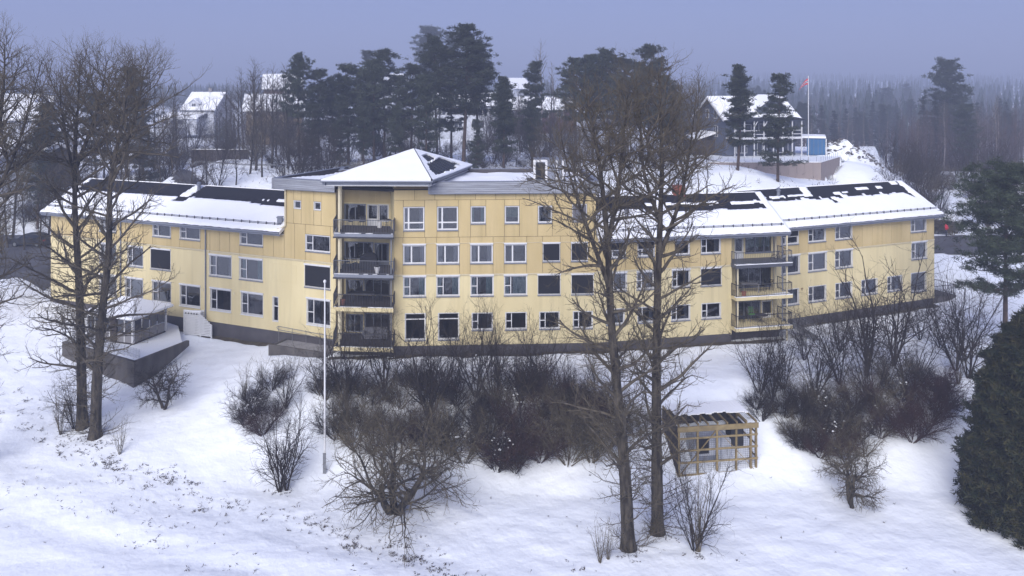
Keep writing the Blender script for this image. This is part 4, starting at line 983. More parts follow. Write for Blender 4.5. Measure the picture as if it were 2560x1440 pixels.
m = poplar(25, [pstem(b, [(-75, 1150), (-60, 850), (-40, 620), (-20, 440), (0, 300), (10, 200), (12, 110)], Y, .36, .03, 34),
                pstem(b, [(-30, 520), (30, 400), (70, 280), (105, 150)], Y, .14, .02, 18, (0, .3, .6, .9))], 3.3)
tree_from(m, 'poplar_tree', 'bare poplar at the left edge of the picture, trunk out of view', 'tree', b, 'tall poplars before the building')

# ---- spreading old fruit trees
def fruit_tree(seed, size, trunks=3, twig='twig', dens=1.0, lean=.7, tl=.5):
    spec = [dict(n=5, wander=.20, trop=.03, kids=5, t0=.35, fall=.15, tip=.55),
            dict(n=6, wander=.30, trop=.012, ang=(30, 66), len=(.5 * size, .8 * size), rad=.07, kids=7, t0=.15, fall=.3, tip=.3),
            dict(n=5, wander=.30, trop=-.005, ang=(30, 65), len=(.26 * size, .52 * size), rad=.034, kids=8 * dens, t0=.1, fall=.35, tip=.35),
            dict(n=3, wander=.32, trop=-.02, ang=(28, 65), len=(.13 * size, .30 * size), rad=.0165, kids=4.0 * dens, t0=.1, fall=.35, tip=.55),
            dict(n=2, wander=.4, trop=0.0, ang=(30, 65), len=(.15, .45), rad=.0115, kids=0, tip=.7)]
    g = Grow(seed, spec)
    for i in range(trunks):
        a = i * 6.28 / trunks + 0.35 + g.r.uniform(-.3, .3); e = _norm(math.cos(a) * lean, math.sin(a) * lean, 1.0)
        g.branch((0.12 * math.cos(a), 0.12 * math.sin(a), -.1), e, tl * size, .045 * size, 0)
    return branch_objects(g, None, {0: 'bark', 1: 'bark', 2: 'twig_dark', 3: twig, 4: twig}, {0: 8, 1: 6, 2: 4, 3: 3, 4: 3}, {0: 'trunk', 1: 'limb', 2: 'limb', 3: 'twig', 4: 'twig'})
fa = fruit_tree(39, 4.4, 4, 'twig_olive', .85, .9)
tree_from(fa, 'apple_tree', 'large spreading bare apple tree in the snow right of the white flagpole', 'tree', ground_at(985, 1280), 'fruit trees in the garden', 0.3, 1.28)
fb = fruit_tree(44, 2.9, 2, 'twig_olive', .9, .42, .8)
tree_from(fb, 'apple_tree', 'small forked bare apple tree beside the dark thuja', 'tree', ground_at(2130, 1266), 'fruit trees in the garden', 1.2, 1.05)
fc_ = fruit_tree(36, 2.7, 2, 'twig_dark', .85, .45, .75)
tree_from(fc_, 'apple_tree', 'small dark bare fruit tree below the V shaped retaining wall', 'tree', ground_at(409, 1022), 'fruit trees in the garden', 2.0, 1.0)

# ---- shrubs
def shrub(seed, hgt, spread, stems, twig, rad=.025, dens=1.0, upright=0.12, bush=True):
    spec = [dict(n=5, wander=.14, trop=upright, kids=6 * dens, t0=.12, fall=.35, tip=.3),
            dict(n=4, wander=.25, trop=upright * .7, ang=(18, 50), len=(.25 * hgt, .5 * hgt), rad=rad * .55, kids=6 * dens, t0=.1, fall=.35, tip=.35),
            dict(n=3, wander=.3, trop=upright * .5, ang=(20, 60), len=(.12 * hgt, .27 * hgt), rad=rad * .34, kids=2.4 * dens, t0=.15, fall=.3, tip=.5),
            dict(n=2, wander=.3, trop=.05, ang=(20, 60), len=(.06 * hgt, .14 * hgt), rad=rad * .27, kids=0, tip=.6)]
    g = Grow(seed, spec)
    for i in range(stems):
        a = g.r.uniform(0, 6.28); q = math.sqrt(g.r.random()); rr = .18 * spread * q; sp = spread * q
        g.branch((rr * math.cos(a), rr * math.sin(a), -.08), _norm(math.cos(a) * sp, math.sin(a) * sp, 1.0), hgt * g.r.uniform(.38, 1.12), rad * g.r.uniform(.7, 1.2), 0)
    return branch_objects(g, None, {0: twig, 1: twig, 2: twig, 3: twig}, {0: 5, 1: 4, 2: 3, 3: 3}, {0: 'stem', 1: 'stem', 2: 'twig', 3: 'twig'})
SH = {
 'round': [shrub(40 + i, 2.5, 1.25, 17, 'twig_dark', .028, 1.0, .02) for i in range(3)],
 'red': [shrub(50 + i, 2.7, 1.15, 18, 'twig_red', .027, 1.05, .02) for i in range(2)],
 'olive': [shrub(55 + i, 2.9, 1.0, 15, 'twig_olive', .029, 1.0, .02) for i in range(2)],
 'fan': [shrub(60 + i, 5.9, .6, 10, 'twig_dark', .045, .85, .03) for i in range(3)],
 'sapling': [shrub(70 + i, 5.2, .28, 5, 'twig_dark', .055, .85, .05) for i in range(2)],
 'whip': [shrub(80 + i, 2.6, .3, 10, 'twig_olive', .018, .5, .08) for i in range(2)],
}
SHN = {'round': ('dark bare round shrub', 'shrub'), 'red': ('reddish bare shrub', 'shrub'), 'olive': ('olive brown bare shrub', 'shrub'), 'fan': ('tall fan shaped bare shrub', 'shrub'), 'sapling': ('slender bare sapling', 'tree'), 'whip': ('clump of thin bare whips', 'shrub')}
_rs = random.Random(5)
def shrub_row(items, where, group, k_=1.0):
    for kind in sorted({i[0] for i in items}):
        sub = [i for i in items if i[0] == kind]
        for (k, px, py, s), rk in zip(sub, ranks([i[1] for i in sub])): put_shrub(k, px, py, s * k_, rk + ' ' + SHN[k][0] + ' from the left ' + where, group=group)
_cl = []
for k in range(3):
    rr_ = random.Random(900 + k); mb = MB()
    for q in range(22):
        a = rr_.uniform(0, 6.28); d = rr_.uniform(.15, .8); x, y, z = d * math.cos(a), d * math.sin(a), rr_.uniform(.5, 1.5); s = rr_.uniform(.02, .08) ** 1.0
        mb.hexa([(x + s * u, y + s * v, z) for u, v in ((-1, -.6), (.7, -1), (1, .5), (-.6, 1))], [(x + s * .5 * u, y + s * .5 * v, z + s * .7) for u, v in ((-1, -.6), (.7, -1), (1, .5), (-.6, 1))])
    me = mb.mesh('snow_clump'); me.materials.append(MT['roof_snow']); _cl.append(me)
def put_shrub(kind, px, py, sc=1.0, label=None, where='', group=None, sq=1.0):
    v = SH[kind][_rs.randrange(len(SH[kind]))]; nm, cat = SHN[kind]
    t = tree_from(v, {'sapling': 'sapling'}.get(kind, 'shrub'), label or (nm + ' ' + where), cat, ground_at(px, py), group or ('shrubs ' + where), _rs.uniform(0, 6.28), (sc, sc, sc * sq))
    if kind in ('round', 'red', 'olive') and _rs.random() < .22: o = link('snow_clump', _cl[_rs.randrange(3)], None, t); o['kind'] = 'stuff'
    return t
W1 = 'in the thicket left of the flagpole'
shrub_row([('round', 680, 975, .95), ('round', 625, 1010, .85), ('round', 612, 1062, .95), ('red', 655, 1085, .95), ('round', 640, 1035, .8), ('fan', 715, 1020, .62), ('round', 690, 1040, .7), ('whip', 610, 1000, 1.0), ('whip', 655, 975, .9)], W1, 'thicket left of the flagpole')
put_shrub('fan', 700, 1228, .95, 'wide bare many stemmed shrub standing alone left of the white flagpole'); put_shrub('sapling', 716, 1226, 1.08, 'slender bare sapling rising out of the lone many stemmed shrub')
W2 = 'on the bank below the middle block'
shrub_row([
    ('fan', 865, 1005, .95), ('round', 850, 990, 1.0), ('round', 800, 985, .7), ('fan', 960, 985, .95), ('round', 905, 985, .8), ('fan', 1075, 1040, 1.15), ('sapling', 1070, 1050, .9),
    ('round', 1040, 975, 1.0), ('round', 1015, 965, .8), ('fan', 1190, 990, .95), ('sapling', 1240, 1000, .8), ('fan', 1240, 1010, .9), ('red', 1320, 985, 1.05), ('round', 1335, 1000, .9), ('round', 1340, 965, .8),
    ('round', 840, 1095, 1.15), ('olive', 880, 1120, 1.1), ('round', 910, 1080, 1.0), ('olive', 940, 1130, 1.15), ('red', 1020, 1110, 1.05), ('round', 1060, 1120, 1.1), ('olive', 1120, 1135, 1.15), ('olive', 1160, 1155, 1.15),
    ('round', 1110, 1090, 1.0), ('round', 1200, 1120, 1.2), ('round', 1230, 1090, 1.2), ('red', 1260, 1165, 1.2), ('round', 1290, 1175, 1.15), ('round', 1240, 1175, 1.05), ('red', 1320, 1130, 1.2), ('red', 1350, 1150, 1.1),
    ('olive', 1390, 1125, 1.2), ('olive', 1420, 1160, 1.15), ('round', 1400, 1060, 1.1), ('olive', 1450, 1100, 1.2), ('olive', 1480, 1150, 1.2), ('red', 1500, 1060, 1.05), ('olive', 1520, 1120, 1.1), ('red', 1470, 1040, 1.0), ('olive', 1360, 1040, 1.0),
    ('round', 1440, 1010, .8), ('red', 1300, 1080, 1.1), ('round', 1180, 1060, .9), ('olive', 980, 1100, 1.0), ('olive', 1590, 1090, .8), ('red', 1090, 1000, 1.0), ('round', 1140, 1010, 1.0), ('fan', 1130, 1000, .8), ('olive', 1280, 1035, 1.0), ('round', 1210, 1030, .9), ('red', 1385, 1005, 1.0), ('fan', 1350, 990, .75), ('round', 930, 1010, .9), ('fan', 815, 1000, .7), ('olive', 1000, 1020, .9), ('red', 1440, 1060, 1.0), ('fan', 1300, 1010, .8), ('olive', 870, 1050, .9), ('fan', 1420, 1040, .7), ('fan', 1500, 1020, .65)], W2, 'shrubs on the bank', 1.12)
W3 = 'between timber cage and thuja'
shrub_row([
    ('fan', 1900, 985, .85), ('fan', 1960, 975, .9), ('fan', 1930, 1000, .9), ('fan', 2040, 990, 1.0), ('round', 1890, 1020, .8), ('round', 1905, 1050, .9), ('sapling', 2165, 900, 1.0), ('fan', 2100, 960, 1.0), ('round', 1960, 1040, 1.1), ('round', 2000, 1020, 1.1),
    ('round', 2010, 1060, 1.2), ('olive', 2050, 1040, 1.2), ('round', 2060, 1080, 1.2), ('olive', 2080, 1110, 1.1), ('round', 2110, 1050, 1.2), ('red', 2140, 1020, 1.2), ('round', 2150, 1100, 1.2), ('red', 2200, 1090, 1.2), ('olive', 2190, 1040, 1.2),
    ('red', 2240, 1060, 1.25), ('red', 2280, 1100, 1.3), ('round', 2250, 1000, 1.1), ('red', 2320, 1060, 1.3), ('red', 2350, 1030, 1.2), ('red', 2330, 1000, 1.2), ('red', 2360, 990, 1.1), ('olive', 2220, 960, 1.1), ('round', 2030, 1130, .9), ('red', 2050, 1140, 1.0), ('red', 2110, 1145, 1.0), ('olive', 2160, 1140, .9), ('round', 2300, 950, .9), ('olive', 1985, 1095, .8), ('round', 2000, 1120, .9), ('fan', 2270, 1000, 1.0), ('fan', 2180, 1010, 1.1)], W3, 'thicket by the timber cage', .96)
put_shrub('sapling', 2165, 940, 1.55, 'tall bare sapling with dark trunk before the right wing'); put_shrub('sapling', 2234, 915, 1.72, 'tallest bare sapling before the right wing, its tip above the plinth')
W4 = 'below the right end terrace'
shrub_row([('fan', 2390, 925, 1.05), ('fan', 2410, 900, 1.1), ('sapling', 2420, 945, 1.3), ('fan', 2350, 870, .8), ('whip', 2395, 960, 1.2), ('fan', 2300, 850, .7), ('whip', 2270, 830, 1.0), ('whip', 2130, 850, 1.1), ('fan', 2100, 880, .8), ('fan', 2010, 900, .7)], W4, 'shrubs below the right wing')
put_shrub('fan', 1735, 1375, .78, 'fan of bare whips right of the nearest poplar pair', sq=1.15); put_shrub('whip', 1745, 1378, 1.7, 'bushy clump of thin whips among the fan right of the poplars')
put_shrub('whip', 1500, 1408, .85, 'small clump of whips left of the nearest poplar, lowest in the picture'); put_shrub('whip', 1520, 1398, .8, 'short clump of whips just left of the nearest poplar trunk')
put_shrub('whip', 300, 1135, .9, 'small clump of whips in snow right of the left poplars'); put_shrub('whip', 152, 1085, 1.3, 'clump of whips in snow left of the left poplars'); put_shrub('fan', 185, 1072, .6, 'bushy sucker growth at the foot of the left poplars')
for k, px, py, s, lb in (('round', 340, 752, .95, 'dark shrub against the left wing behind the gazebo'), ('round', 415, 770, .9, 'dark rounded shrub at the wall left of the white screen fence'), ('round', 300, 745, .8, 'dark shrub at the wall beside the gazebo roof')): put_shrub(k, px, py, s, lb)

# ---- conifers
def tufts(rs, centers, size, k, ln, wd, up=0.25, flat=1.0):
    """needle tufts: k slim triangles round each centre"""
    Cn = np.repeat(np.asarray(centers), k, axis=0); n = len(Cn); d = rs.normal(size=(n, 3)); d[:, 2] = d[:, 2] * flat + up; d /= np.linalg.norm(d, axis=1, keepdims=True)
    s = np.cross(d, rs.normal(size=(n, 3))); s /= np.linalg.norm(s, axis=1, keepdims=True) + 1e-9
    l = ln * rs.uniform(.6, 1.2, (n, 1)); o = Cn + rs.normal(size=(n, 3)) * size * np.array([1, 1, .6]); w = wd * rs.uniform(.7, 1.3, (n, 1))
    V = np.stack([o - s * w, o + s * w, o + d * l + s * w * .3], 1).reshape(-1, 3); return V, np.arange(3 * n).reshape(n, 3)
def pine(seed, H_=17.0, bare=0.45, R=3.0, k=26, needle='needle', top=0.8, whorls=16, cl=7, tl=.42, tw=.06):
    """Scots pine: bare lower stem, layered clumps of needles"""
    r = random.Random(seed); rs = np.random.RandomState(seed); lean = (r.uniform(-.03, .03), r.uniform(-.03, .03)); tp = []; rr = []
    for i in range(13):
        t = i / 12; tp.append((lean[0] * t * H_ + .12 * math.sin(t * 5 + seed), lean[1] * t * H_ + .1 * math.cos(t * 4 + seed), t * H_ * .985 - .1)); rr.append(.022 * H_ * .62 * (1 - t) ** .8 + .02)
    br = []; cen = []
    for q in range(whorls):
        t = bare + (1 - bare) * (q + r.uniform(0, .6)) / whorls; zc = t * H_; f = (t - bare) / (1 - bare); i = min(11, int(t * 12)); x0, y0 = tp[i][0], tp[i][1]
        rad = R * (0.25 + 0.95 * math.sin(min(1.0, (1 - f) ** .75) * math.pi * .62)) * r.uniform(.65, 1.1); nb = 5 if f < .8 else 4
        for b in range(nb):
            if f < .25 and r.random() < .35: continue
            a = r.uniform(0, 6.28); L = rad * r.uniform(.6, 1.15); up = .12 + .5 * f + r.uniform(-.15, .15); n = 4; pts = [(x0, y0, zc)]; x, y, z = x0, y0, zc
            for s in range(n):
                a2 = a + r.uniform(-.3, .3); x += math.cos(a2) * L / n; y += math.sin(a2) * L / n; z += L / n * (up + .12 * (s - 1) + r.uniform(-.15, .15)); pts.append((x, y, z))
            br.append((pts, [.05 * (1 - s / 5) * (1.2 - f * .7) for s in range(n + 1)]))
            for c in range(cl + int(L)):
                u = r.uniform(.35, 1.05); p = pts[min(n, int(u * n))]; sp = .16 + .13 * L; cen.append((p[0] + r.gauss(0, sp), p[1] + r.gauss(0, sp), p[2] + r.gauss(.05, .09)))
    for c in range(14): cen.append((tp[-1][0] + r.gauss(0, .22), tp[-1][1] + r.gauss(0, .22), H_ - abs(r.gauss(0, .6))))
    V, F = tufts(rs, cen, .17, k, tl, tw, .3, .6)
    tv, tf = tubes([(tp, rr)], 7); bv, bf = tubes(br, 4)
    a = np_mesh('trunk', tv, None, tf, True); a.materials.append(MT['pine_bark']); b_ = np_mesh('branch', bv, None, bf); b_.materials.append(MT['pine_bark']); c_ = np_mesh('crown', V, F); c_.materials.append(MT[needle])
    return [('trunk', a), ('branch', b_), ('crown', c_)]
def spruce(seed, H_=14.0, R=2.2, k=13, low=.06, mat_='spruce', n=26):
    r = random.Random(seed); rs = np.random.RandomState(seed); cen = []; br = []
    for q in range(n):
        f = (q + r.random() * .5) / n; z = H_ * (low + (1 - low) * f); rad = R * (1 - f) ** .85 * r.uniform(.75, 1.1) + .1
        for b in range(7 if f < .7 else 5):
            a = r.uniform(0, 6.28); dr = -.25 + .5 * f
            br.append(([(0, 0, z), (math.cos(a) * rad * .5, math.sin(a) * rad * .5, z + dr * rad * .4), (math.cos(a) * rad, math.sin(a) * rad, z + dr * rad)], [.03, .02, .01]))
            for c in range(2 + int(rad * 1.6)):
                u = r.uniform(.2, 1.0); cen.append((math.cos(a) * rad * u + r.gauss(0, .1), math.sin(a) * rad * u + r.gauss(0, .1), z + dr * rad * u + r.gauss(0, .08)))
    V, F = tufts(rs, cen, .12, k, .34, .06, -.1, .6)
    tv, tf = tubes([([(0, 0, -.1), (0, 0, H_ * .5), (0, 0, H_)], [.012 * H_, .008 * H_, .01])], 6); bv, bf = tubes(br, 3)
    a = np_mesh('trunk', tv, None, tf); a.materials.append(MT['pine_bark']); b_ = np_mesh('branch', bv, None, bf); b_.materials.append(MT['pine_bark']); c_ = np_mesh('crown', V, F); c_.materials.append(MT[mat_])
    return [('trunk', a), ('branch', b_), ('crown', c_)]
def bare_tree(seed, H_=14.0, twig='twig', trunk='bark', nl=30, ll=3.0, ang=(28, 55), t0=.25, d2=2.2, d3=2.2, up=.07, r0=None):
    spec = [dict(kids=nl, t0=t0), dict(n=5, wander=.15, trop=up, ang=ang, len=(ll * .6, ll * 1.1), rad=.05, kids=d2, per_m=True, t0=.15, fall=.4, tip=.3),
            dict(n=3, wander=.22, trop=up, ang=(25, 55), len=(.6, 1.5), rad=.028, kids=d3 * 1.3, per_m=True, t0=.1, fall=.4, tip=.4),
            dict(n=3, wander=.25, trop=up, ang=(25, 55), len=(.35, .95), rad=.019, kids=0, tip=.6)]
    g = Grow(seed, spec); r = g.r; pts = []; rr = []; x = y = 0.0; R0 = r0 or .012 * H_
    for i in range(13):
        t = i / 12; pts.append((x, y, t * H_ * .97 - .1)); rr.append(R0 * (1 - t) ** .8 + .015); x += r.uniform(-.12, .12); y += r.uniform(-.12, .12)
    g.out[0] = [(pts, rr)]; dirs = [(0, 0, 1)] * 13
    g.kids(pts, rr, dirs, H_, 0, shape=lambda t: (.5 + .6 * math.sin(min(1, t * 1.1) * math.pi)) * (1 if t < .85 else .7))
    return branch_objects(g, None, {0: trunk, 1: trunk if trunk != 'birch' else twig, 2: twig, 3: twig}, {0: 7, 1: 4, 2: 3, 3: 3}, {0: 'trunk', 1: 'limb', 2: 'twig', 3: 'twig'})
PINES = [pine(101, 17, .40, 3.4), pine(102, 17, .46, 3.1), pine(103, 17, .32, 3.4), pine(104, 17, .24, 2.9), pine(105, 17, .13, 3.0)]
SLIM = pine(106, 14, .24, 1.75, 22, whorls=20)
SPR = [spruce(111), spruce(112, 14, 1.8)]
BARE = [bare_tree(121), bare_tree(122, 14, 'twig', 'bark', 34, 2.6, (24, 48)), bare_tree(123, 14, 'twig_olive', 'bark', 30, 3.3, (35, 65), .15)]
BIRCH = [bare_tree(131, 14, 'twig', 'birch', 24, 2.0, (25, 45), .35, 1.6, 1.6, .03, .09), bare_tree(132, 14, 'twig', 'birch', 22, 1.8, (25, 45), .45, 1.6, 1.6, .03, .08)]

def put(meshes, base_h, name, label, px, ytop, Y, group, wide=1.0, cat='tree', hmin=3.0):
    p = spot(px, Y); ht = max(hmin, z_at(ytop, Y) - p.z); s = ht / base_h
    return tree_from(meshes, name, label, cat, p, group, _rs.uniform(0, 6.28), (s * wide, s * wide, s))
GP = 'pines behind the building'
PINE_ROW = []
for i, (px, yt, Y, v, wd) in enumerate([(748, 142, 112, 1, .75), (795, 178, 113, 2, .9), (835, 195, 118, 3, .9), (872, 165, 116, 2, 1.0), (905, 175, 122, 4, 1.0), (960, 128, 119, 2, .95), (935, 150, 112, 3, 1.0), (1000, 190, 115, 3, 1.0), (1030, 165, 112, 2, 1.0),
        (1092, 97, 112, 1, .8), (1160, 68, 111, 0, 1.05), (1195, 112, 116, 0, .95), (1065, 190, 107, 4, .9), (1130, 170, 118, 2, 1.0), (1335, 155, 122, 3, .85), (1440, 150, 120, 0, 1.05), (1480, 142, 117, 0, 1.05), (1522, 130, 119, 1, 1.05), (1560, 150, 122, 2, 1.05), (1600, 160, 116, 0, .9),
        (1622, 118, 113, 2, .95), (1665, 190, 115, 3, 1.0), (1690, 215, 122, 4, 1.0), (850, 240, 109, 4, .9), (780, 260, 108, 3, .9), (910, 255, 107, 3, .8), (990, 265, 106, 4, .8), (1190, 300, 103, 4, .8), (1330, 260, 108, 3, .9)]):
    PINE_ROW.append((px, yt, Y, v, wd))
for (px, yt, Y, v, wd), rk in zip(PINE_ROW, ranks([q[0] for q in PINE_ROW])): put(PINES[v], 17, 'pine_tree', rk + ' dark pine from the left in the row behind the building', px, yt, Y, GP, wd)
for lb, px, yt, Y, v, wd in (('broad pale pine fading into fog behind the tallest pines', 1075, 70, 260, 2, 1.1), ('foggy pine right of the broad fading one', 1135, 88, 262, 3, 1.0), ('foggy low pine at the right of the tallest pines', 1205, 140, 250, 2, 1.0), ('foggy pine peeking out between darker pines', 920, 128, 190, 3, .8),
        ('tall hazy pine standing out above the right forest', 2375, 155, 178, 1, .95), ('dark conifer mass behind the left poplars', 318, 172, 118, 4, 1.15), ('dark pine behind the left poplars, left of the tall conifer', 240, 235, 114, 3, 1.0), ('flat topped dark pine at the far left', 120, 262, 108, 0, .9), ('low dark pine at the far left below the flat topped one', 95, 320, 103, 3, .9), ('dark pine beside the pale birch at left', 360, 260, 112, 4, .9)):
    put(PINES[v], 17, 'pine_tree', lb, px, yt, Y, GP, wd)
put(SLIM, 14, 'pine_tree', 'young slim pine standing alone behind the flat roof', 1257, 197, 104, GP, .95)
put(SLIM, 14, 'pine_tree', 'slender dark pine before the grey house, left of two', 1845, 168, 103, GP, 1.0)
put(PINES[4], 17, 'pine_tree', 'broad dark pine before the grey house, right of two', 1945, 188, 101, GP, 1.0)
BARE_ROW = []
for i, (px, yt, Y, v) in enumerate([(640, 150, 110, 0), (600, 205, 120, 1), (680, 165, 112, 1), (720, 165, 113, 0), (562, 200, 140, 1), (625, 230, 106, 2), (655, 250, 104, 1), (520, 340, 97, 2), (480, 345, 100, 2), (590, 320, 101, 0), (710, 330, 104, 0), (1740, 165, 104, 0), (1700, 175, 106, 1), (1770, 330, 100, 2), (1560, 260, 104, 2), (1450, 300, 101, 0), (1350, 300, 104, 1), (1400, 310, 103, 2), (1640, 330, 100, 2), (830, 350, 103, 0), (1290, 330, 112, 2)]):
    BARE_ROW.append((px, yt, Y, v))
for (px, yt, Y, v), rk in zip(BARE_ROW, ranks([q[0] for q in BARE_ROW])): put(BARE[v], 14, 'bare_tree', rk + ' bare broadleaf tree from the left among the pines behind the building', px, yt, Y, 'bare trees behind the building')
TANGLE = []
for i, (px, yt, Y, v) in enumerate([(30, 330, 96, 2), (75, 300, 112, 0), (160, 250, 108, 2), (205, 270, 100, 2), (260, 250, 118, 1), (300, 290, 102, 0), (345, 260, 106, 1), (385, 205, 122, 2), (430, 215, 124, 2), (400, 300, 101, 2), (445, 270, 112, 1), (20, 420, 92, 2), (60, 440, 90, 0), (120, 380, 95, 2), (175, 340, 96, 1), (235, 350, 97, 2), (330, 350, 99, 2), (425, 340, 103, 0), (100, 430, 92, 2), (5, 480, 88, 2)]):
    TANGLE.append((px, yt, Y, v))
for (px, yt, Y, v), rk in zip(TANGLE, ranks([q[0] for q in TANGLE])): put(BARE[v], 14, 'bare_tree', rk + ' bare tree from the left in the tangle behind the left wing', px, yt, Y, 'bare trees behind the left wing')
for lb, px, yt, Y, v in (('tall pale birch fading into fog between the pines', 1350, 98, 165, 0), ('hazy bare birch right of the tallest pale one', 1392, 150, 170, 1), ('pale bare birch left of the white gabled house', 412, 205, 150, 0)): put(BIRCH[v], 14, 'birch_tree', lb, px, yt, Y, None, 1.3)

# ---- forest on the right, trunk by trunk
rf = random.Random(77)
for i in range(270):
    px = rf.uniform(1690, 2640); Y = 150 + 300 * rf.random() ** 1.4
    if px < 2260: Y = max(Y, 205 + 40 * rf.random())
    x = (px - CX) / FPX * Y
    if i % 10 < 6: v = BIRCH[i % 2]; nm, lb, cat = 'birch_tree', 'thin pale trunked birch in the misty forest on the right', 'tree'; ht = rf.uniform(9, 15)
    elif i % 10 < 9: v = SPR[i % 2]; nm, lb, cat = 'spruce_tree', 'dark pointed spruce in the misty forest on the right', 'tree'; ht = rf.uniform(10, 18)
    else: v = PINES[1 + i % 3]; nm, lb, cat = 'pine_tree', 'dark pine in the misty forest on the right', 'tree'; ht = rf.uniform(12, 17)
    base = 17 if nm == 'pine_tree' else 14; s = ht / base; wd = rf.uniform(.85, 1.2)
    tree_from(v, nm, lb, cat, (x, Y, h(x, Y)), 'misty forest on the right', rf.uniform(0, 6.28), (s * wd, s * wd, s))
# the wood beyond reads as one mass in the fog
def far_wood(name, label, pts, kind, m, seed):
    r = np.random.RandomState(seed); V = []; F = []; b = 0
    for (x, y, z, ht) in pts:
        if kind == 'spruce':
            R = ht * r.uniform(.13, .2)
            for k in range(4):
                z0 = ht * (.08 + .22 * k); z1 = ht * min(1.0, .42 + .2 * k); q = R * (1 - .22 * k); n = 6; a0 = r.uniform(0, 6)
                ring = [(x + q * r.uniform(.7, 1.2) * math.cos(a0 + 6.283 * i / n), y + q * math.sin(a0 + 6.283 * i / n), z + z0 + r.uniform(-.3, .3)) for i in range(n)]
                V += ring + [(x, y, z + z1)]; F += [(b + i, b + (i + 1) % n, b + n) for i in range(n)]; b += n + 1
        else:
            w_ = .05 + .004 * ht; lx, ly = r.uniform(-.5, .5, 2)
            V += [(x - w_, y, z - .3), (x + w_, y, z - .3), (x + lx, y + ly, z + ht)]; F.append((b, b + 1, b + 2)); b += 3
            V += [(x, y - w_, z - .3), (x, y + w_, z - .3), (x + lx, y + ly, z + ht)]; F.append((b, b + 1, b + 2)); b += 3
            for k in range(16):
                t = r.uniform(.3, .97); a = r.uniform(0, 6.28); L = ht * .16 * r.uniform(.4, 1) * (1.15 - t); p = (x + lx * t, y + ly * t, z + ht * t); e = (p[0] + L * math.cos(a), p[1] + L * math.sin(a), p[2] + L * 1.5)
                V += [(p[0], p[1], p[2] - .035), (p[0], p[1], p[2] + .035), e]; F.append((b, b + 1, b + 2)); b += 3
    o = link(name, np_mesh(name, np.array(V), np.array(F)), m); return tag(o, label, 'forest', kind='stuff')
rw_ = np.random.RandomState(12); pts = []
for i in range(9500):
    Y = 260 + 2150 * rw_.rand() ** 1.3; px = rw_.uniform(-250, 2800)
    if px < 1650 and Y < 450: continue
    x = (px - CX) / FPX * Y; pts.append((x, Y, h(x, Y), rw_.uniform(9, 16)))
far_wood('distant_forest', 'distant conifer forest fading into the fog', pts, 'spruce', 'spruce', 3); pts = []
for i in range(3400):
    Y = 150 + 330 * rw_.rand() ** 1.2; px = rw_.uniform(2250, 2720) if Y < 200 else rw_.uniform(1720, 2750)
    x = (px - CX) / FPX * Y; pts.append((x, Y, h(x, Y), rw_.uniform(7, 15)))
far_wood('birch_forest', 'brown mass of thin young birches at the foot of the right forest', pts, 'birch', 'twig_birch', 4)
# brush at the forest edge and on the slopes
for i in range(60):
    px, Y = rf.uniform(2230, 2560), rf.uniform(96, 135); k = ('fan', 'whip', 'olive')[i % 3]; x = (px - CX) / FPX * Y
    tree_from(SH[k][0], 'shrub', 'bare brush in the snow at the edge of the right forest', 'shrub', (x, Y, h(x, Y)), 'brush at the forest edge', rf.uniform(0, 6.28), rf.uniform(.8, 1.5))
for i in range(70):
    px, Y = rf.uniform(380, 1760), rf.uniform(92, 128); k = ('fan', 'round', 'olive', 'fan')[i % 4]; x = (px - CX) / FPX * Y
    if 980 < px < 1000: continue
    tree_from(SH[k][1], 'shrub', 'bare brush on the snowy slope behind the building', 'shrub', (x, Y, h(x, Y)), 'brush behind the building', rf.uniform(0, 6.28), rf.uniform(.7, 1.3))
for i in range(34):
    px, Y = rf.uniform(-40, 420), rf.uniform(84, 122); k = ('fan', 'olive', 'round')[i % 3]; x = (px - CX) / FPX * Y
    if x > -46 and Y < 90: continue
    if Y < 101 and px < 130: continue
    tree_from(SH[k][1], 'shrub', 'bare brush in the tangle behind the left wing', 'shrub', (x, Y, h(x, Y)), 'brush behind the left wing', rf.uniform(0, 6.28), rf.uniform(.8, 1.5))

for i in range(120):
    px, Y = rf.uniform(330, 1760), rf.uniform(126, 205); k = ('fan', 'olive', 'round', 'fan')[i % 4]; x = (px - CX) / FPX * Y
    tree_from(SH[k][i % 2], 'shrub', 'bare brush among the houses on the hill behind the building', 'shrub', (x, Y, h(x, Y)), 'brush among the hill houses', rf.uniform(0, 6.28), rf.uniform(.9, 1.9))
MID = [(575, 215, 150, 1), (605, 175, 135, 0), (632, 160, 130, 1), (662, 170, 140, 2), (690, 180, 128, 1), (712, 175, 150, 0), (735, 200, 135, 1), (655, 200, 125, 0), (545, 240, 135, 2), (1265, 250, 140, 0), (1300, 215, 135, 1), (1325, 220, 145, 2), (1375, 200, 140, 0), (1410, 215, 150, 1), (1220, 260, 138, 2), (1100, 240, 140, 1), (470, 250, 150, 2), (440, 240, 135, 1)]
for (px, yt, Y, v), rk in zip(MID, ranks([q[0] for q in MID])): put(BARE[v], 14, 'bare_tree', rk + ' bare tree from the left standing before the hill houses', px, yt, Y, 'bare trees before the hill houses')
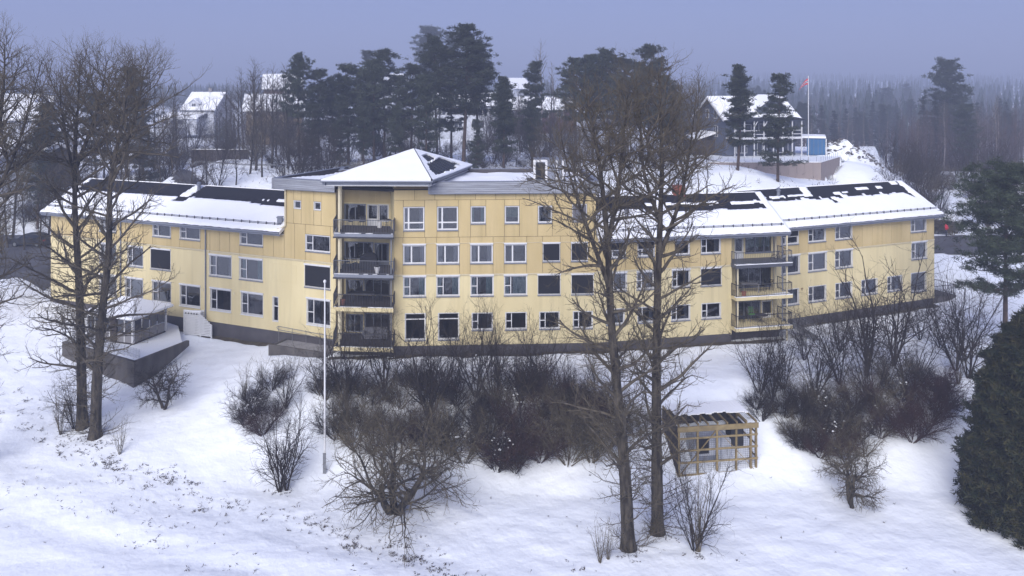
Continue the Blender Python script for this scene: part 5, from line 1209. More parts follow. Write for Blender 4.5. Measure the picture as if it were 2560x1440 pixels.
# ---- big pine and thuja at the right edge
p = spot(2508, 63); ht = z_at(425, 63) - p.z
bigp = pine(141, 15, .3, 4.3, 34, 'needle_near', whorls=19, cl=12, tl=.38, tw=.034)
tree_from(bigp, 'pine_tree', 'large green pine at the right edge behind the thuja', 'tree', p, None, 0.8, (ht / 15 * .98, ht / 15 * .98, ht / 15))
def thuja(seed, H_=12.0, R=3.2):
    r = random.Random(seed); rs = np.random.RandomState(seed); n = 3600; cen = []
    prof = lambda f: (1 - f ** 1.7) ** .62 * (0.82 + .18 * min(1, f * 5))
    for i in range(n):
        f = r.random() ** 1.1; a = r.uniform(0, 6.28); lump = 1 + .2 * mnoise.noise(Vector((math.cos(a) * 2, math.sin(a) * 2, f * 9))) + .13 * mnoise.noise(Vector((math.cos(a) * 6, math.sin(a) * 6, f * 26)))
        q = R * prof(f) * lump * (1 - .28 * r.random() ** 2); cen.append((math.cos(a) * q, math.sin(a) * q, f * H_ + r.gauss(0, .12)))
    for i in range(420):
        f = r.random() ** 1.4 * .92; a = r.uniform(0, 6.28); q = R * prof(f) * r.uniform(.9, 1.08); x = r.uniform(.25, .75); up = r.uniform(-.1, .7)
        for k in range(5): d = q + x * k / 5; cen.append((math.cos(a) * d + r.gauss(0, .05), math.sin(a) * d + r.gauss(0, .05), f * H_ + up * x * k / 5))
    cen = np.array(cen); V, F = tufts(rs, cen, .10, 19, .36, .04, .45, .9)
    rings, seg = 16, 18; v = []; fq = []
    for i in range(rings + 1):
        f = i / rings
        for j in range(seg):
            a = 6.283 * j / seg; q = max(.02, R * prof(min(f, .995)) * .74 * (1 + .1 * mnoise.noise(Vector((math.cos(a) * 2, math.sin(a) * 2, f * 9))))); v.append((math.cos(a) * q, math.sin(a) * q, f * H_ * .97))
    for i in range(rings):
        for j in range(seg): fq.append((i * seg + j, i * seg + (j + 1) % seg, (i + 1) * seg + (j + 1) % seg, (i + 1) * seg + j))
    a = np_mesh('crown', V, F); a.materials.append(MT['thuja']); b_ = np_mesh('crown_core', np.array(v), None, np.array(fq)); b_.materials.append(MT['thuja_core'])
    tv, tf = tubes([([(0, 0, -.2), (0, 0, H_ * .4)], [.25, .15])], 7); c_ = np_mesh('trunk', tv, None, tf); c_.materials.append(MT['bark'])
    return [('crown', a), ('crown_core', b_), ('trunk', c_)]
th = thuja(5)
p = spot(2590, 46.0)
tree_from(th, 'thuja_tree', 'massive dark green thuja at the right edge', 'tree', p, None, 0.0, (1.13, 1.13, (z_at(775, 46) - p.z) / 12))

# ---- twigs, leaves and grass poking through the snow
def scatter(name, label, spots, size, k, m, up=.5):
    rs = np.random.RandomState(len(spots)); V, F = tufts(rs, np.array([tuple(p) for p in spots]), size, k, .17, .02, up, .7)
    o = link(name, np_mesh(name, V, F), m); return tag(o, label, 'dry plants', kind='stuff')
sp = []
line = [(60, 1000), (100, 1110), (260, 1140), (330, 1190), (430, 1180), (480, 1250), (640, 1280), (790, 1310), (900, 1360), (1020, 1400), (1120, 1420)]
for i in range(230):
    j = rf.randrange(len(line) - 1); t = rf.random(); px = line[j][0] * (1 - t) + line[j + 1][0] * t + rf.gauss(0, 24); py = line[j][1] * (1 - t) + line[j + 1][1] * t + rf.gauss(0, 16)
    for q in range(rf.choice((1, 1, 2, 4, 8))): p = ground_at(px + rf.gauss(0, 6), py + rf.gauss(0, 3)); sp.append(p + Vector((0, 0, .02)))
for i in range(70): p = ground_at(rf.uniform(20, 2500), rf.uniform(1180, 1435)); sp.append(p)
for cx, cy, n, s in ((195, 1100, 26, 22), (255, 1110, 26, 26), (1590, 1385, 22, 30), (1740, 1390, 14, 18), (865, 1370, 30, 20), (700, 1232, 18, 14), (1670, 1345, 14, 20), (1450, 1425, 8, 14)):
    for i in range(n): p = ground_at(cx + rf.gauss(0, s), cy + rf.gauss(0, s * .35)); sp.append(p + Vector((0, 0, .02)))
for i in range(520):
    px = rf.uniform(0, 1250); p = ground_at(px, 1140 + px * .19 + rf.uniform(0, 200))
    if float(vn(p.x * .5, p.y * .9)) > .18: sp.append(p)
scatter('dry_grass', 'dry leaves, twigs and grass poking through the snow', sp, .05, 4, 'dry', .35)
sp = []
for i in range(900):
    px, Y = rf.uniform(380, 2560), rf.uniform(88, 150); x = (px - CX) / FPX * Y
    if 26 < x < 48 and Y > 107.5: continue
    sp.append((x, Y, h(x, Y)))
rs = np.random.RandomState(9); V, F = tufts(rs, np.array(sp), .5, 12, .7, .035, .9, .5); o = link('heather', np_mesh('heather', V, F), 'dry'); tag(o, 'low heather and twigs in the snow behind the building', 'dry plants', kind='stuff')

# ================================================================ things round the building
Z0 = (0, 0, 0)
def lp(mb, name, m, parent): return mb.build(name, m, parent, off=Z0)      # a part in its thing's own coordinates

# ---- timber cage with the machine inside
bl, br = ground_at(1697, 1191), ground_at(1890, 1167); gz = min(bl.z, br.z) - .05; ex = (br - bl); ex.z = 0; CW = ex.length; ang = math.atan2(ex.y, ex.x); CH, CD = 3.15, 3.0
cage = thing('timber_cage', 'timber framed mesh cage with snow on its roof beside the poplars', 'enclosure', (bl.x, bl.y, gz), None, ang)
for i, x in enumerate((0, CW * .24, CW * .49, CW * .74, CW * .93, CW)):
    lp(MB().box((x - .06, -.06, 0), (x + .06, .06, CH)), 'post', 'timber', cage)
for x in (0, CW * .5, CW): lp(MB().box((x - .06, CD - .06, 0), (x + .06, CD + .06, CH)), 'post', 'timber', cage)
for i, z in enumerate((.08, .85, 1.62, 2.38)):
    lp(MB().box((-.08, -.10, z), (CW + .08, -.061, z + .12)), 'rail', 'timber', cage); lp(MB().box((-.10, -.06, z), (-.061, CD + .06, z + .12)), 'rail', 'timber', cage); lp(MB().box((CW + .061, -.06, z), (CW + .10, CD + .06, z + .12)), 'rail', 'timber', cage)
    lp(MB().box((-.08, CD + .061, z), (CW + .08, CD + .1, z + .12)), 'rail', 'timber', cage)
lp(MB().box((-.12, -.14, CH - .28), (CW + .12, -.062, CH + .04)), 'top_beam', 'timber', cage)
for x0, x1 in ((.1, CW * .48), (CW * .97, CW * .5)): lp(MB().bar((x0, -.045, .2), (x1, -.045, CH - .3), .035, .1, (0, 1, 0)), 'brace', 'timber', cage)
for i in range(9): x = CW * i / 8; lp(MB().box((x - .04, -.05, CH + .041), (x + .04, CD + .1, CH + .16)), 'roof_rafter', 'timber', cage)
lp(MB().box((-.061, -.02, 0.05), (-.045, CD, CH)), 'side_screen', 'old_wood', cage); lp(MB().box((0, CD + .02, 0.05), (CW, CD + .04, CH - .1)), 'back_screen', 'old_wood', cage); lp(MB().box((-.04, -.03, .0), (CW, CD, .07)), 'floor', 'dark_concrete', cage)
mb = MB()
for i in range(24):
    x0, x1 = CW * (.05 + .95 * i / 24), CW * (.05 + .95 * (i + 1) / 24); z = CH + .17 + .02 * n1(i * .4); mb.box((x0, CD * (.45 - .1 * n1(i * .5)), CH + .161), (x1, CD + .15, z + .06))
lp(mb, 'roof_snow', 'roof_snow', cage)
# fine wire mesh roof and front as thin crossing wires
mb = MB()
for i in range(44): x = CW * i / 43; mb.bar((x, -.03, .1), (x, -.03, CH - .2), .008)
for i in range(24): z = .12 + (CH - .35) * i / 23; mb.bar((0, -.03, z), (CW, -.03, z), .008)
for i in range(44): x = CW * i / 43; mb.bar((x, -.03, CH + .17), (x, CD, CH + .17), .01)
wm = lp(mb, 'wire_mesh', 'dark_metal', cage); wm['kind'] = 'stuff'
c0 = cage.matrix_basis @ Vector((CW * .5, CD * .5, .1))
mac = thing('heat_pump', 'white rounded machine with dark grille inside the timber cage', 'machine', tuple(c0), None, ang)
mb = MB(); prof = [(-1.45, .25), (-1.45, 1.1), (-1.1, 1.9), (-.75, 2.05), (.85, 2.05), (1.15, 1.8), (1.15, .25)]
mb.hexa([(x, -.9, z) for x, z in prof], [(x, .9, z) for x, z in prof]); lp(mb, 'casing', 'white_clad', mac)
lp(MB().box((-1.2, -.93, 1.0), (-.35, -.901, 2.0)), 'grille', 'black', mac); lp(MB().box((-1.1, -.93, .4), (.3, -.901, .85)), 'access_panel', 'grey_metal', mac); lp(MB().box((-1.8, -1, .0), (1.7, 1, .24)), 'base', 'dark_metal', mac)
lp(MB().box((.45, -.92, .4), (.5, -.901, 2.1)), 'panel_seam', 'grey_metal', mac)
c1 = cage.matrix_basis @ Vector((CW * .87, CD * .6, .05)); cab = thing('electric_cabinet', 'dark tall cabinet in the right end of the timber cage', 'cabinet', tuple(c1), None, ang)
lp(MB().box((-.45, -.4, 0), (.45, .4, 2.5)), 'cabinet_body', 'black', cab); lp(MB().box((-.4, -.43, .1), (.4, -.401, 2.4)), 'cabinet_door', 'dark_metal', cab)

# ---- white flagpole without a flag
p = ground_at(812, 1182); fp = thing('flagpole', 'bare white flagpole standing in the snow before the balconies', 'flagpole', tuple(p)); ht = z_at(706, p.y) - p.z
lp(MB().cyl((0, 0, -.2), (0, 0, ht), .075, 10, .04), 'pole', 'white', fp); lp(MB().cyl((0, 0, ht), (0, 0, ht + .1), .09, 10, .1).cyl((0, 0, ht + .1), (0, 0, ht + .18), .1, 10, .03), 'finial', 'white', fp); lp(MB().box((-.1, -.12, 0), (.1, -.08, 1.3)), 'tabernacle', 'steel', fp)

# ---- left: V shaped retaining wall, gazebo, white screen fence
vc = [Vector((-36.5, 64.9)), Vector((-28.4, 60.1)), Vector((-26.8, 64.4))]
rw = thing('retaining_wall', 'low grey V shaped concrete retaining wall below the gazebo', 'wall', (vc[1].x, vc[1].y, -1.0))
def vwall(a, b, z0a, z0b, z1, m, parent, th=.25, nm='wall_section'):
    e = (b - a).normalized(); n = Vector((-e.y, e.x)) * th; q = [(a, z0a), (b, z0b), (b + n, z0b), (a + n, z0a)]
    MB().hexa([(v.x, v.y, z) for v, z in q], [(v.x, v.y, z1) for v, z in q]).build(nm, m, parent)
vwall(vc[0], vc[1], -1.6, -2.0, .42, 'dark_concrete', rw); vwall(vc[1] + Vector((.0, .0)), vc[2] + Vector((.5, .8)), -2.0, .0, .42, 'dark_concrete', rw)
tag(link('terrace', MB().prism([(-36.2, 65.2), (-28.5, 60.6), (-26.75, 64.9), (-29, 69.5), (-33, 72.5), (-40, 72.5)], -1.4, .33).mesh('terrace'), 'snow'), 'levelled snowy terrace behind the grey V shaped wall', kind='structure')
gzb = thing('gazebo', 'white garden gazebo with dark windows and snowy roof before the left wing', 'gazebo', tuple(spot(318, 66.8) * 1.0)); gzb.location.z = .33; gzb.rotation_euler = (0, 0, -.32)
GW, GD, GH = 2.35, 1.8, 2.1
lp(MB().box((-GW, -GD, 0), (GW, GD, .12)), 'floor', 'old_wood', gzb)
for sx in (-1, 1):
    for sy in (-1, 1): lp(MB().box((sx * GW - .07, sy * GD - .07, .12), (sx * GW + .07, sy * GD + .07, GH)), 'post', 'white', gzb)
for i in range(6):
    x0 = -GW + .08 + i * (2 * GW - .16) / 6; x1 = x0 + (2 * GW - .16) / 6 - .1
    if i == 3: lp(MB().box((x0, -GD - .02, .13), (x1, -GD + .02, 1.95)), 'door', 'old_wood', gzb); continue
    lp(MB().box((x0, -GD - .02, .13), (x1, -GD + .02, .85)), 'wall_panel', 'concrete', gzb); lp(MB().box((x0 + .04, -GD - .01, .95), (x1 - .04, -GD + .01, 1.9)), 'pane', 'far_glass', gzb)
    lp(MB().box((x1, -GD - .03, .13), (x1 + .1, -GD + .03, GH - .05)), 'mullion', 'white', gzb)
for i in range(4):
    for sx in (-1, 1):
        y0 = -GD + .1 + i * (2 * GD - .2) / 4; y1 = y0 + (2 * GD - .2) / 4 - .08
        lp(MB().box((sx * GW - .02, y0, .13), (sx * GW + .02, y1, .85)), 'wall_panel', 'concrete', gzb); lp(MB().box((sx * GW - .01, y0 + .03, .95), (sx * GW + .01, y1 - .03, 1.9)), 'pane', 'far_glass', gzb)
o = .45; R4 = [(-GW - o, -GD - o, GH), (GW + o, -GD - o, GH), (GW + o, GD + o, GH), (-GW - o, GD + o, GH)]; mb = MB(); mb.add(R4 + [(-.6, 0, GH + .95), (.6, 0, GH + .95)], [(0, 1, 5, 4), (1, 2, 5), (2, 3, 4, 5), (3, 0, 4), (3, 2, 1, 0)]); rf_ = lp(mb, 'roof', 'roof', gzb)
mb = MB(); R5 = [(x * 1.0, y * 1.0, z + .02) for x, y, z in R4]; R6 = [(x * .985, y * .985, z + .2) for x, y, z in R4]; mb.add(R5 + R6 + [(-.6, 0, GH + 1.16), (.6, 0, GH + 1.16)], [(0, 1, 5, 4), (1, 2, 6, 5), (2, 3, 7, 6), (3, 0, 4, 7), (4, 5, 9, 8), (5, 6, 9), (6, 7, 8, 9), (7, 4, 8)]); lp(mb, 'roof_snow', 'roof_snow', rf_)
# low picket fence round the gazebo terrace
pf = thing('picket_fence', 'low pale picket fence along the top of the V shaped wall', 'fence', (vc[1].x, vc[1].y, .33))
for a, b in ((vc[0] + Vector((.6, .6)), vc[1] + Vector((0, .9))),):
    n = 46; PICK = MB().box((-.035, -.012, 0), (.035, .012, .75)).mesh('picket'); PICK.materials.append(MT['white_clad']); a3 = math.atan2((b - a).y, (b - a).x)
    for i in range(n + 1):
        q = a.lerp(b, i / n); k = link('picket', PICK, None, pf); k.location = (q.x - vc[1].x, q.y - vc[1].y, 0); k.rotation_euler = (0, 0, a3)
    MB().bar((a.x, a.y, .53), (b.x, b.y, .53), .05, .06).build('fence_rail', 'white_clad', pf); MB().bar((a.x, a.y, .9), (b.x, b.y, .9), .05, .06).build('fence_rail', 'white_clad', pf)
# white screen fence against the left wing
s0, s1 = ground_at(460, 836), ground_at(528, 848); sf = thing('screen_fence', 'white slatted garden screen with cut-out pattern before the left wing', 'fence', tuple(s0)); e = s1 - s0; L = Vector((e.x, e.y, 0)).length; fs = Facet(tuple(s0[:2]), tuple(s1[:2])); zt = s0.z + 2.05
for i in range(13):
    z = s0.z + .05 + i * .135; ue = L if z < s0.z + 1.0 else L * (1 - .35 * (z - s0.z - 1.0) / .8); mb = MB(); fs.box(mb, 0.05, ue, z, z + .105, -.03, 0); mb.build('slat', 'white', sf)
for u_, hh in ((0, 2.0), (L * .6, 1.85), (L, 1.05)): mb = MB(); fs.box(mb, u_ - .05, u_ + .05, s0.z - .3, s0.z + hh, -.08, .02); mb.build('post', 'white', sf)
mb = MB(); fs.box(mb, 0, L * .62, s0.z + 1.93, zt, -.1, .03); mb.build('top_rail', 'white', sf)
for i in range(5): u_ = .2 + i * .28; mb = MB(); c = fs.at(u_, s0.z + 1.86, .01); mb.cyl(c, c + fs.N * .015, .07, 8); mb.build('cut_out_ring', 'dark_metal', sf)
mb = MB(); fs.box(mb, .04, L * .6, s0.z + 1.82, s0.z + 1.925, -.03, 0); mb.build('pattern_board', 'white', sf)
wr0 = FL.at(FL.u(512), 0, .05); fs2 = Facet(tuple(s0[:2]), tuple(wr0[:2]))
for i in range(13): z = s0.z + .05 + i * .135; mb = MB(); fs2.box(mb, .06, fs2.L, z, z + .105, -.03, 0); mb.build('slat', 'white', sf)
mb = MB(); fs2.box(mb, .06, fs2.L, zt - .2, zt, -.05, .02); mb.build('top_rail', 'white', sf)
mb = MB(); mb.box((s0.x - .05, s0.y - .02, zt), (s0.x + .1, s0.y + .1, zt + .05)); fs.box(mb, 0.1, L * .62, zt + .001, zt + .06, -.1, .03); mb.build('snow_cap', 'roof_snow', sf)

# ---- bare soil along the plinth
def soil_strip(fc, u0, u1, nm, label):
    mb = MB(); n = int((u1 - u0) / .5)
    for i in range(n):
        a, b = u0 + (u1 - u0) * i / n, u0 + (u1 - u0) * (i + 1) / n; wa, wb = .6 + .3 * n1(a * .6, fc.p0.x), .6 + .3 * n1(b * .6, fc.p0.x)
        q = [fc.at(a, 0, wa), fc.at(b, 0, wb), fc.at(b, 0, .0), fc.at(a, 0, .0)]; mb.add([(v.x, v.y, h(v.x, v.y) + .03) for v in q], [(0, 1, 2, 3)])
    tag(link(nm, mb.mesh(nm), 'soil'), label, kind='structure')
soil_strip(FC, -5, FC.L, 'soil', 'bare soil strip along the plinth of the middle block'); soil_strip(FD, 0, FD.L, 'soil', 'bare soil strip along the plinth right of the middle'); soil_strip(FE, 0, FE.L, 'soil', 'bare soil strip along the plinth of the right wing'); soil_strip(FL, 16, FL.L, 'soil', 'bare soil strip along the plinth of the left wing')

# ---- asphalt
sheet('car_park', 'wet asphalt car park beyond the left gable', -80, -45.6, 76, 99, 'asphalt', .05, lambda x, y: (x < -45.8 - (y - 76) * .12 + 1.0 * np.sin(y * .5)) & (y > 77 + .05 * (x + 46)))
sheet('driveway', 'asphalt driveway beyond the right gable', 42.5, 80, 84, 99, 'asphalt', .05, lambda x, y: (y > 86 + .35 * np.sin(x)) & (y < 95 + .02 * x) & (x > 43))
sheet('road', 'dark road climbing the slope behind the left wing', -52, -36, 96, 120, 'asphalt', .06, lambda x, y: np.abs((y - 108) + (x + 47) * 1.1) < 2.2)

# ---- cars
def car(name, label, loc, rotz, L=4.5, W=1.8, H_=1.5, paint='car_dark'):
    c = thing(name, label, 'car', loc, None, rotz); s = L / 4.5
    prof = [(-2.2, .32), (-2.25, .75), (-2.05, .95), (-1.0, 1.02), (1.75, 1.05), (2.15, .98), (2.25, .6), (2.2, .3)]
    top = [(-1.05, 1.0), (-.35, 1.46), (.9, 1.5), (1.55, 1.38), (2.0, 1.03)]; w = W / 2
    lp(MB().hexa([(x * s, -w, z) for x, z in prof], [(x * s, w, z) for x, z in prof]), 'body', paint, c)
    cb = MB().hexa([(x * s, -w * (.97 if z < 1.1 else .78), z) for x, z in top], [(x * s, w * (.97 if z < 1.1 else .78), z) for x, z in top]); lp(cb, 'cabin', 'car_glass', c)
    lp(MB().hexa([(-.4 * s, -w * .79, 1.452), (.95 * s, -w * .79, 1.49), (1.5 * s, -w * .79, 1.4), (1.5 * s, w * .79, 1.4), (.95 * s, w * .79, 1.49), (-.4 * s, w * .79, 1.452)], [(-.4 * s, -w * .77, 1.48), (.95 * s, -w * .77, 1.53), (1.5 * s, -w * .77, 1.43), (1.5 * s, w * .77, 1.43), (.95 * s, w * .77, 1.53), (-.4 * s, w * .77, 1.48)]), 'roof', paint, c)
    for x in (-1.4, 1.4):
        for y in (-1, 1):
            wh = lp(MB().cyl((x * s, y * (w - .2), .33), (x * s, y * (w + .01), .33), .33, 14), 'wheel', 'rubber', c); lp(MB().cyl((x * s, y * (w + .011), .33), (x * s, y * (w + .025), .33), .2, 10), 'rim', 'steel', wh)
    for y in (-1, 1): lp(MB().box((2.19 * s, y * w * .75 - .18, .75), (2.27 * s, y * w * .75 + .18, .92)), 'tail_light', 'tail_red', c); lp(MB().box((-2.27 * s, y * w * .75 - .2, .68), (-2.2 * s, y * w * .75 + .2, .84)), 'headlight', 'white', c)
    return c
car('parked_car', 'dark grey parked car behind the person in red', tuple(spot(2352, 99.5)), 0.25, 4.7, 1.85)
car('parked_car', 'dark parked car with red tail light beyond the left gable', tuple(spot(78, 93)), -.15, 4.5)

# ---- person in red
def person(loc, rotz):
    t = thing('person', 'person in red jacket and dark trousers standing beside the dark car', 'person', loc, None, rotz)
    pts = [(0, 0, .95), (0, .01, 1.2), (0, .02, 1.42), (0, .0, 1.53), (0, -.02, 1.6), (0, -.02, 1.72), (-.1, 0, .88), (-.12, -.03, .5), (-.13, .0, .08), (-.14, -.14, .04), (.1, 0, .88), (.13, .02, .5), (.15, .04, .08), (.16, -.1, .04), (-.19, .01, 1.4), (-.25, .0, 1.13), (-.2, -.2, 1.0), (.19, .01, 1.4), (.25, .0, 1.13), (.2, -.2, 1.02)]
    ed = [(0, 1), (1, 2), (2, 3), (3, 4), (4, 5), (0, 6), (6, 7), (7, 8), (8, 9), (0, 10), (10, 11), (11, 12), (12, 13), (2, 14), (14, 15), (15, 16), (2, 17), (17, 18), (18, 19)]
    rad = [.16, .16, .17, .07, .09, .095, .095, .07, .05, .045, .095, .07, .05, .045, .085, .062, .042, .085, .062, .042]
    me = bpy.data.meshes.new('body'); me.from_pydata(pts, ed, []); o = link('body', me, None, t); sk = o.modifiers.new('skin', 'SKIN'); sk.use_smooth_shade = True
    for v, r in zip(me.skin_vertices[0].data, rad): v.radius = (r, r * .85)
    me.skin_vertices[0].data[0].use_root = True; o.modifiers.new('sub', 'SUBSURF').levels = 2; o.modifiers['sub'].render_levels = 2
    m = bpy.data.materials.new('clothing'); m.use_nodes = True; n = m.node_tree.nodes; l = m.node_tree.links; tc = n.new('ShaderNodeTexCoord'); sx = n.new('ShaderNodeSeparateXYZ'); cr = n.new('ShaderNodeValToRGB'); cr.color_ramp.interpolation = 'CONSTANT'
    dv = n.new('ShaderNodeMath'); dv.operation = 'DIVIDE'; dv.inputs[1].default_value = 2.0; l.new(tc.outputs['Object'], sx.inputs[0]); l.new(sx.outputs[2], dv.inputs[0]); l.new(dv.outputs[0], cr.inputs[0])
    el = cr.color_ramp.elements; el[0].position = 0; el[0].color = (.015, .016, .02, 1); el[1].position = .435; el[1].color = (.5, .025, .045, 1); q = el.new(.765); q.color = (.48, .30, .22, 1); q = el.new(.05); q.color = (.02, .022, .035, 1)
    l.new(cr.outputs[0], n['Principled BSDF'].inputs['Base Color']); n['Principled BSDF'].inputs['Roughness'].default_value = .8; me.materials.append(m)
    v = []; f = []
    for i in range(6):
        for j in range(10): a, b_ = i / 5 * 1.7, j / 10 * 6.283; v.append((.105 * math.sin(a) * math.cos(b_), .112 * math.sin(a) * math.sin(b_) + .0, 1.715 + .11 * math.cos(a)))
    for i in range(5):
        for j in range(10): f.append((i * 10 + j, i * 10 + (j + 1) % 10, (i + 1) * 10 + (j + 1) % 10, (i + 1) * 10 + j))
    hm = bpy.data.meshes.new('hair'); hm.from_pydata(v, [], f); link('hair', hm, 'hair', t)
person(tuple(spot(2366, 95.0) + Vector((0, 0, .05))), 0.6)

# ---- houses of the neighbourhood
def house(name, label, loc, rotz, L, W, eh, rise, wall, wins=(), chimney=None, oh=.5, base=-2.0, dorm=None, cat='house', snow=True, trim='white'):
    t = thing(name, label, cat, loc, None, rotz); l2, w2 = L / 2, W / 2
    mb = MB(); mb.add([(-l2, -w2, base), (l2, -w2, base), (l2, w2, base), (-l2, w2, base), (-l2, -w2, eh), (l2, -w2, eh), (l2, w2, eh), (-l2, w2, eh), (-l2, 0, eh + rise), (l2, 0, eh + rise)], [(0, 1, 5, 4), (1, 2, 6, 9, 5), (2, 3, 7, 6), (3, 0, 4, 8, 7)]); wl = lp(mb, 'wall', wall, t)
    k = rise / w2; r = []
    for s in (-1, 1):
        A = [(-l2 - oh, s * (w2 + oh), eh - k * oh), (l2 + oh, s * (w2 + oh), eh - k * oh), (l2 + oh, 0, eh + rise), (-l2 - oh, 0, eh + rise)]
        if s > 0: A = [A[1], A[0], A[3], A[2]]
        up = lambda d: [(x, y, z + d) for x, y, z in A]
        o = lp(MB().hexa(up(.02), up(.16)), 'roof', 'roof', t); r.append(o)
        if snow: lp(MB().hexa(up(.161), up(.33)), 'roof_snow', 'roof_snow', o)
    for s in (-1, 1):
        for q in (-1, 1): lp(MB().bar((s * (l2 + oh + .03), q * (w2 + oh), eh - k * oh + .02), (s * (l2 + oh + .03), 0, eh + rise + .02), .05, .26), 'bargeboard', trim, t)
    for (fc, u, z, ww, hh) in wins:
        f, g = (lambda a, b, d: (a, -w2 - d, b)), None
        if fc == 'L': f = lambda a, b, d: (-l2 - d, a, b)
        if fc == 'R': f = lambda a, b, d: (l2 + d, a, b)
        def bx(a0, a1, b0, b1, d0, d1):
            p, q = f(a0, b0, d0), f(a1, b1, d1); return MB().box(tuple(map(min, p, q)), tuple(map(max, p, q)))
        o = lp(bx(u - ww / 2 - .1, u + ww / 2 + .1, z - hh / 2 - .1, z + hh / 2 + .1, .0, .04), 'window', 'white', t); lp(bx(u - ww / 2, u + ww / 2, z - hh / 2, z + hh / 2, .041, .055), 'pane', 'far_glass', o)
        if ww > .9: lp(bx(u - .04, u + .04, z - hh / 2, z + hh / 2, .056, .07), 'mullion', 'white', o)
    if chimney: x, hh = chimney; lp(MB().box((x - .4, -.1, eh + rise - .6), (x + .4, .6, eh + rise + hh)).box((x - .45, -.15, eh + rise + hh), (x + .45, .65, eh + rise + hh + .12)), 'chimney', 'concrete', t)
    if dorm:
        x, dw, dz, dh = dorm; y0 = -w2 * .92; y1 = 0.0
        mb = MB(); mb.add([(x - dw, y0, dz), (x + dw, y0, dz), (x + dw, y1, dz), (x - dw, y1, dz), (x - dw, y0, dz + dh), (x + dw, y0, dz + dh), (x + dw, y1, dz + dh), (x - dw, y1, dz + dh), (x, y0, dz + dh + dw * .75), (x, y1, dz + dh + dw * .75)], [(0, 1, 5, 8, 4), (1, 2, 6, 5), (3, 0, 4, 7)]); dm = lp(mb, 'dormer', wall, t)
        for s in (-1, 1):
            A = [(x + s * (dw + .3), y0 - .3, dz + dh - .22), (x, y0 - .3, dz + dh + dw * .75), (x, y1, dz + dh + dw * .75), (x + s * (dw + .3), y1, dz + dh - .22)]
            if s > 0: A = A[::-1]
            up = lambda d: [(a, b, c + d) for a, b, c in A]
            lp(MB().hexa(up(.02), up(.14)), 'dormer_roof', trim, dm); lp(MB().hexa(up(.141), up(.28)), 'roof_snow', 'roof_snow', dm)
        o = lp(MB().box((x - .65, y0 - .05, dz + dh * .25), (x + .65, y0 - .001, dz + dh * 1.02)), 'window', 'white', t); lp(MB().box((x - .5, y0 - .07, dz + dh * .33), (x - .05, y0 - .051, dz + dh * .94)), 'pane', 'far_glass', o); lp(MB().box((x + .05, y0 - .07, dz + dh * .33), (x + .5, y0 - .051, dz + dh * .94)), 'pane', 'far_glass', o)
    return t
def hp(px, Y, dz=0.0): p = spot(px, Y); return (p.x, p.y, p.z + dz)
def hz(px, py, Y): return ((px - CX) / FPX * Y, Y, z_at(py, Y))
# white gabled house on the left
wh = house('white_house', 'white gabled house with dormer and chimney on the left hill', hz(522, 312, 200), -.16, 8.2, 9.6, 4.0, 3.9, 'white_clad', [('F', -2, 2.4, 1.4, 1.2), ('F', 1.8, 2.4, 1.4, 1.2), ('R', -1.5, 2.6, 1.0, 1.1), ('R', 1.6, 2.6, 1.0, 1.1), ('R', 0, 5.2, 1.0, 1.1)], (.4, 1.2), dorm=(-1.4, 1.3, 4.35, 1.1))
lp(MB().box((-7.6, -8.6, -2), (1.8, -4.81, 1.8)), 'annex_wall', 'white_clad', wh); lp(MB().hexa([(-8, -9, 1.81), (2.2, -9, 1.81), (2.2, -4.82, 3.0), (-8, -4.82, 3.0)], [(-8, -9, 2.1), (2.2, -9, 2.1), (2.2, -4.82, 3.3), (-8, -4.82, 3.3)]), 'annex_roof', 'roof_snow', wh)
for i in range(3): o = lp(MB().box((-6.9 + i * 1.9, -8.66, .4), (-5.4 + i * 1.9, -8.601, 1.6)), 'window', 'white', wh); lp(MB().box((-6.8 + i * 1.9, -8.69, .5), (-5.5 + i * 1.9, -8.661, 1.5)), 'pane', 'far_glass', o)
lp(MB().box((-10.5, -11.5, -2.5), (-1.0, -8.7, -.3)), 'terrace', 'white_clad', wh)
house('ochre_house', 'ochre gabled house half hidden by bare trees on the hill', hz(690, 335, 178), .2, 11.5, 9.5, 5.6, 3.0, 'yellow_clad', [('F', -3.4, 1.4, 2.2, 1.3), ('F', 0, 1.4, 1.6, 1.3), ('F', 3.2, 1.4, 2.2, 1.3), ('F', -3.4, 4.2, 2.2, 1.2), ('F', .2, 4.2, 1.6, 1.2), ('F', 3.4, 4.2, 1.6, 1.2), ('R', -1, 4.2, 1.1, 1.2)], (2, .9), oh=.9)
house('brown_house', 'brown gable with snowy roof rising behind the ochre house', hz(708, 262, 205), .25, 9, 8.5, 4.2, 3.4, 'brown_clad', [('R', 0, 4.4, 1.0, 1.1), ('F', 1, 3, 1.4, 1.1)], base=-6)
house('white_bungalow', 'long white house with snowy roof glimpsed between the tall pines', hz(1158, 322, 175), .05, 13.5, 8.5, 5.2, 2.4, 'white_clad', [('F', -4.5, 1.2, 1.6, 1.3), ('F', -1, 1.2, 1.6, 1.3), ('F', 3.2, 1.2, 2.6, 1.3), ('F', -4.5, 3.8, 1.6, 1.2), ('F', 0, 3.8, 1.6, 1.2), ('F', 4.2, 3.8, 1.8, 1.2)], (1, .8))
house('red_house', 'low dark red house with white windows behind the young pine', hz(1345, 306, 190), -.04, 18, 8, 3.2, 2.6, 'red_clad', [('F', -5.4, 2.0, 1.3, 1.2), ('F', -3.7, 2.0, 1.3, 1.2), ('F', -2.0, 2.0, 1.3, 1.2), ('F', 1.4, 2.0, 2.2, 1.1), ('F', 5.2, 2.0, 1.4, 1.1)], base=-4)
house('far_house', 'pale gabled house almost lost in fog above the red house', hz(1291, 236, 330), .6, 8, 9, 2.5, 4, 'white_clad', [('F', 0, 1.5, 1.5, 1.2)], base=-6)
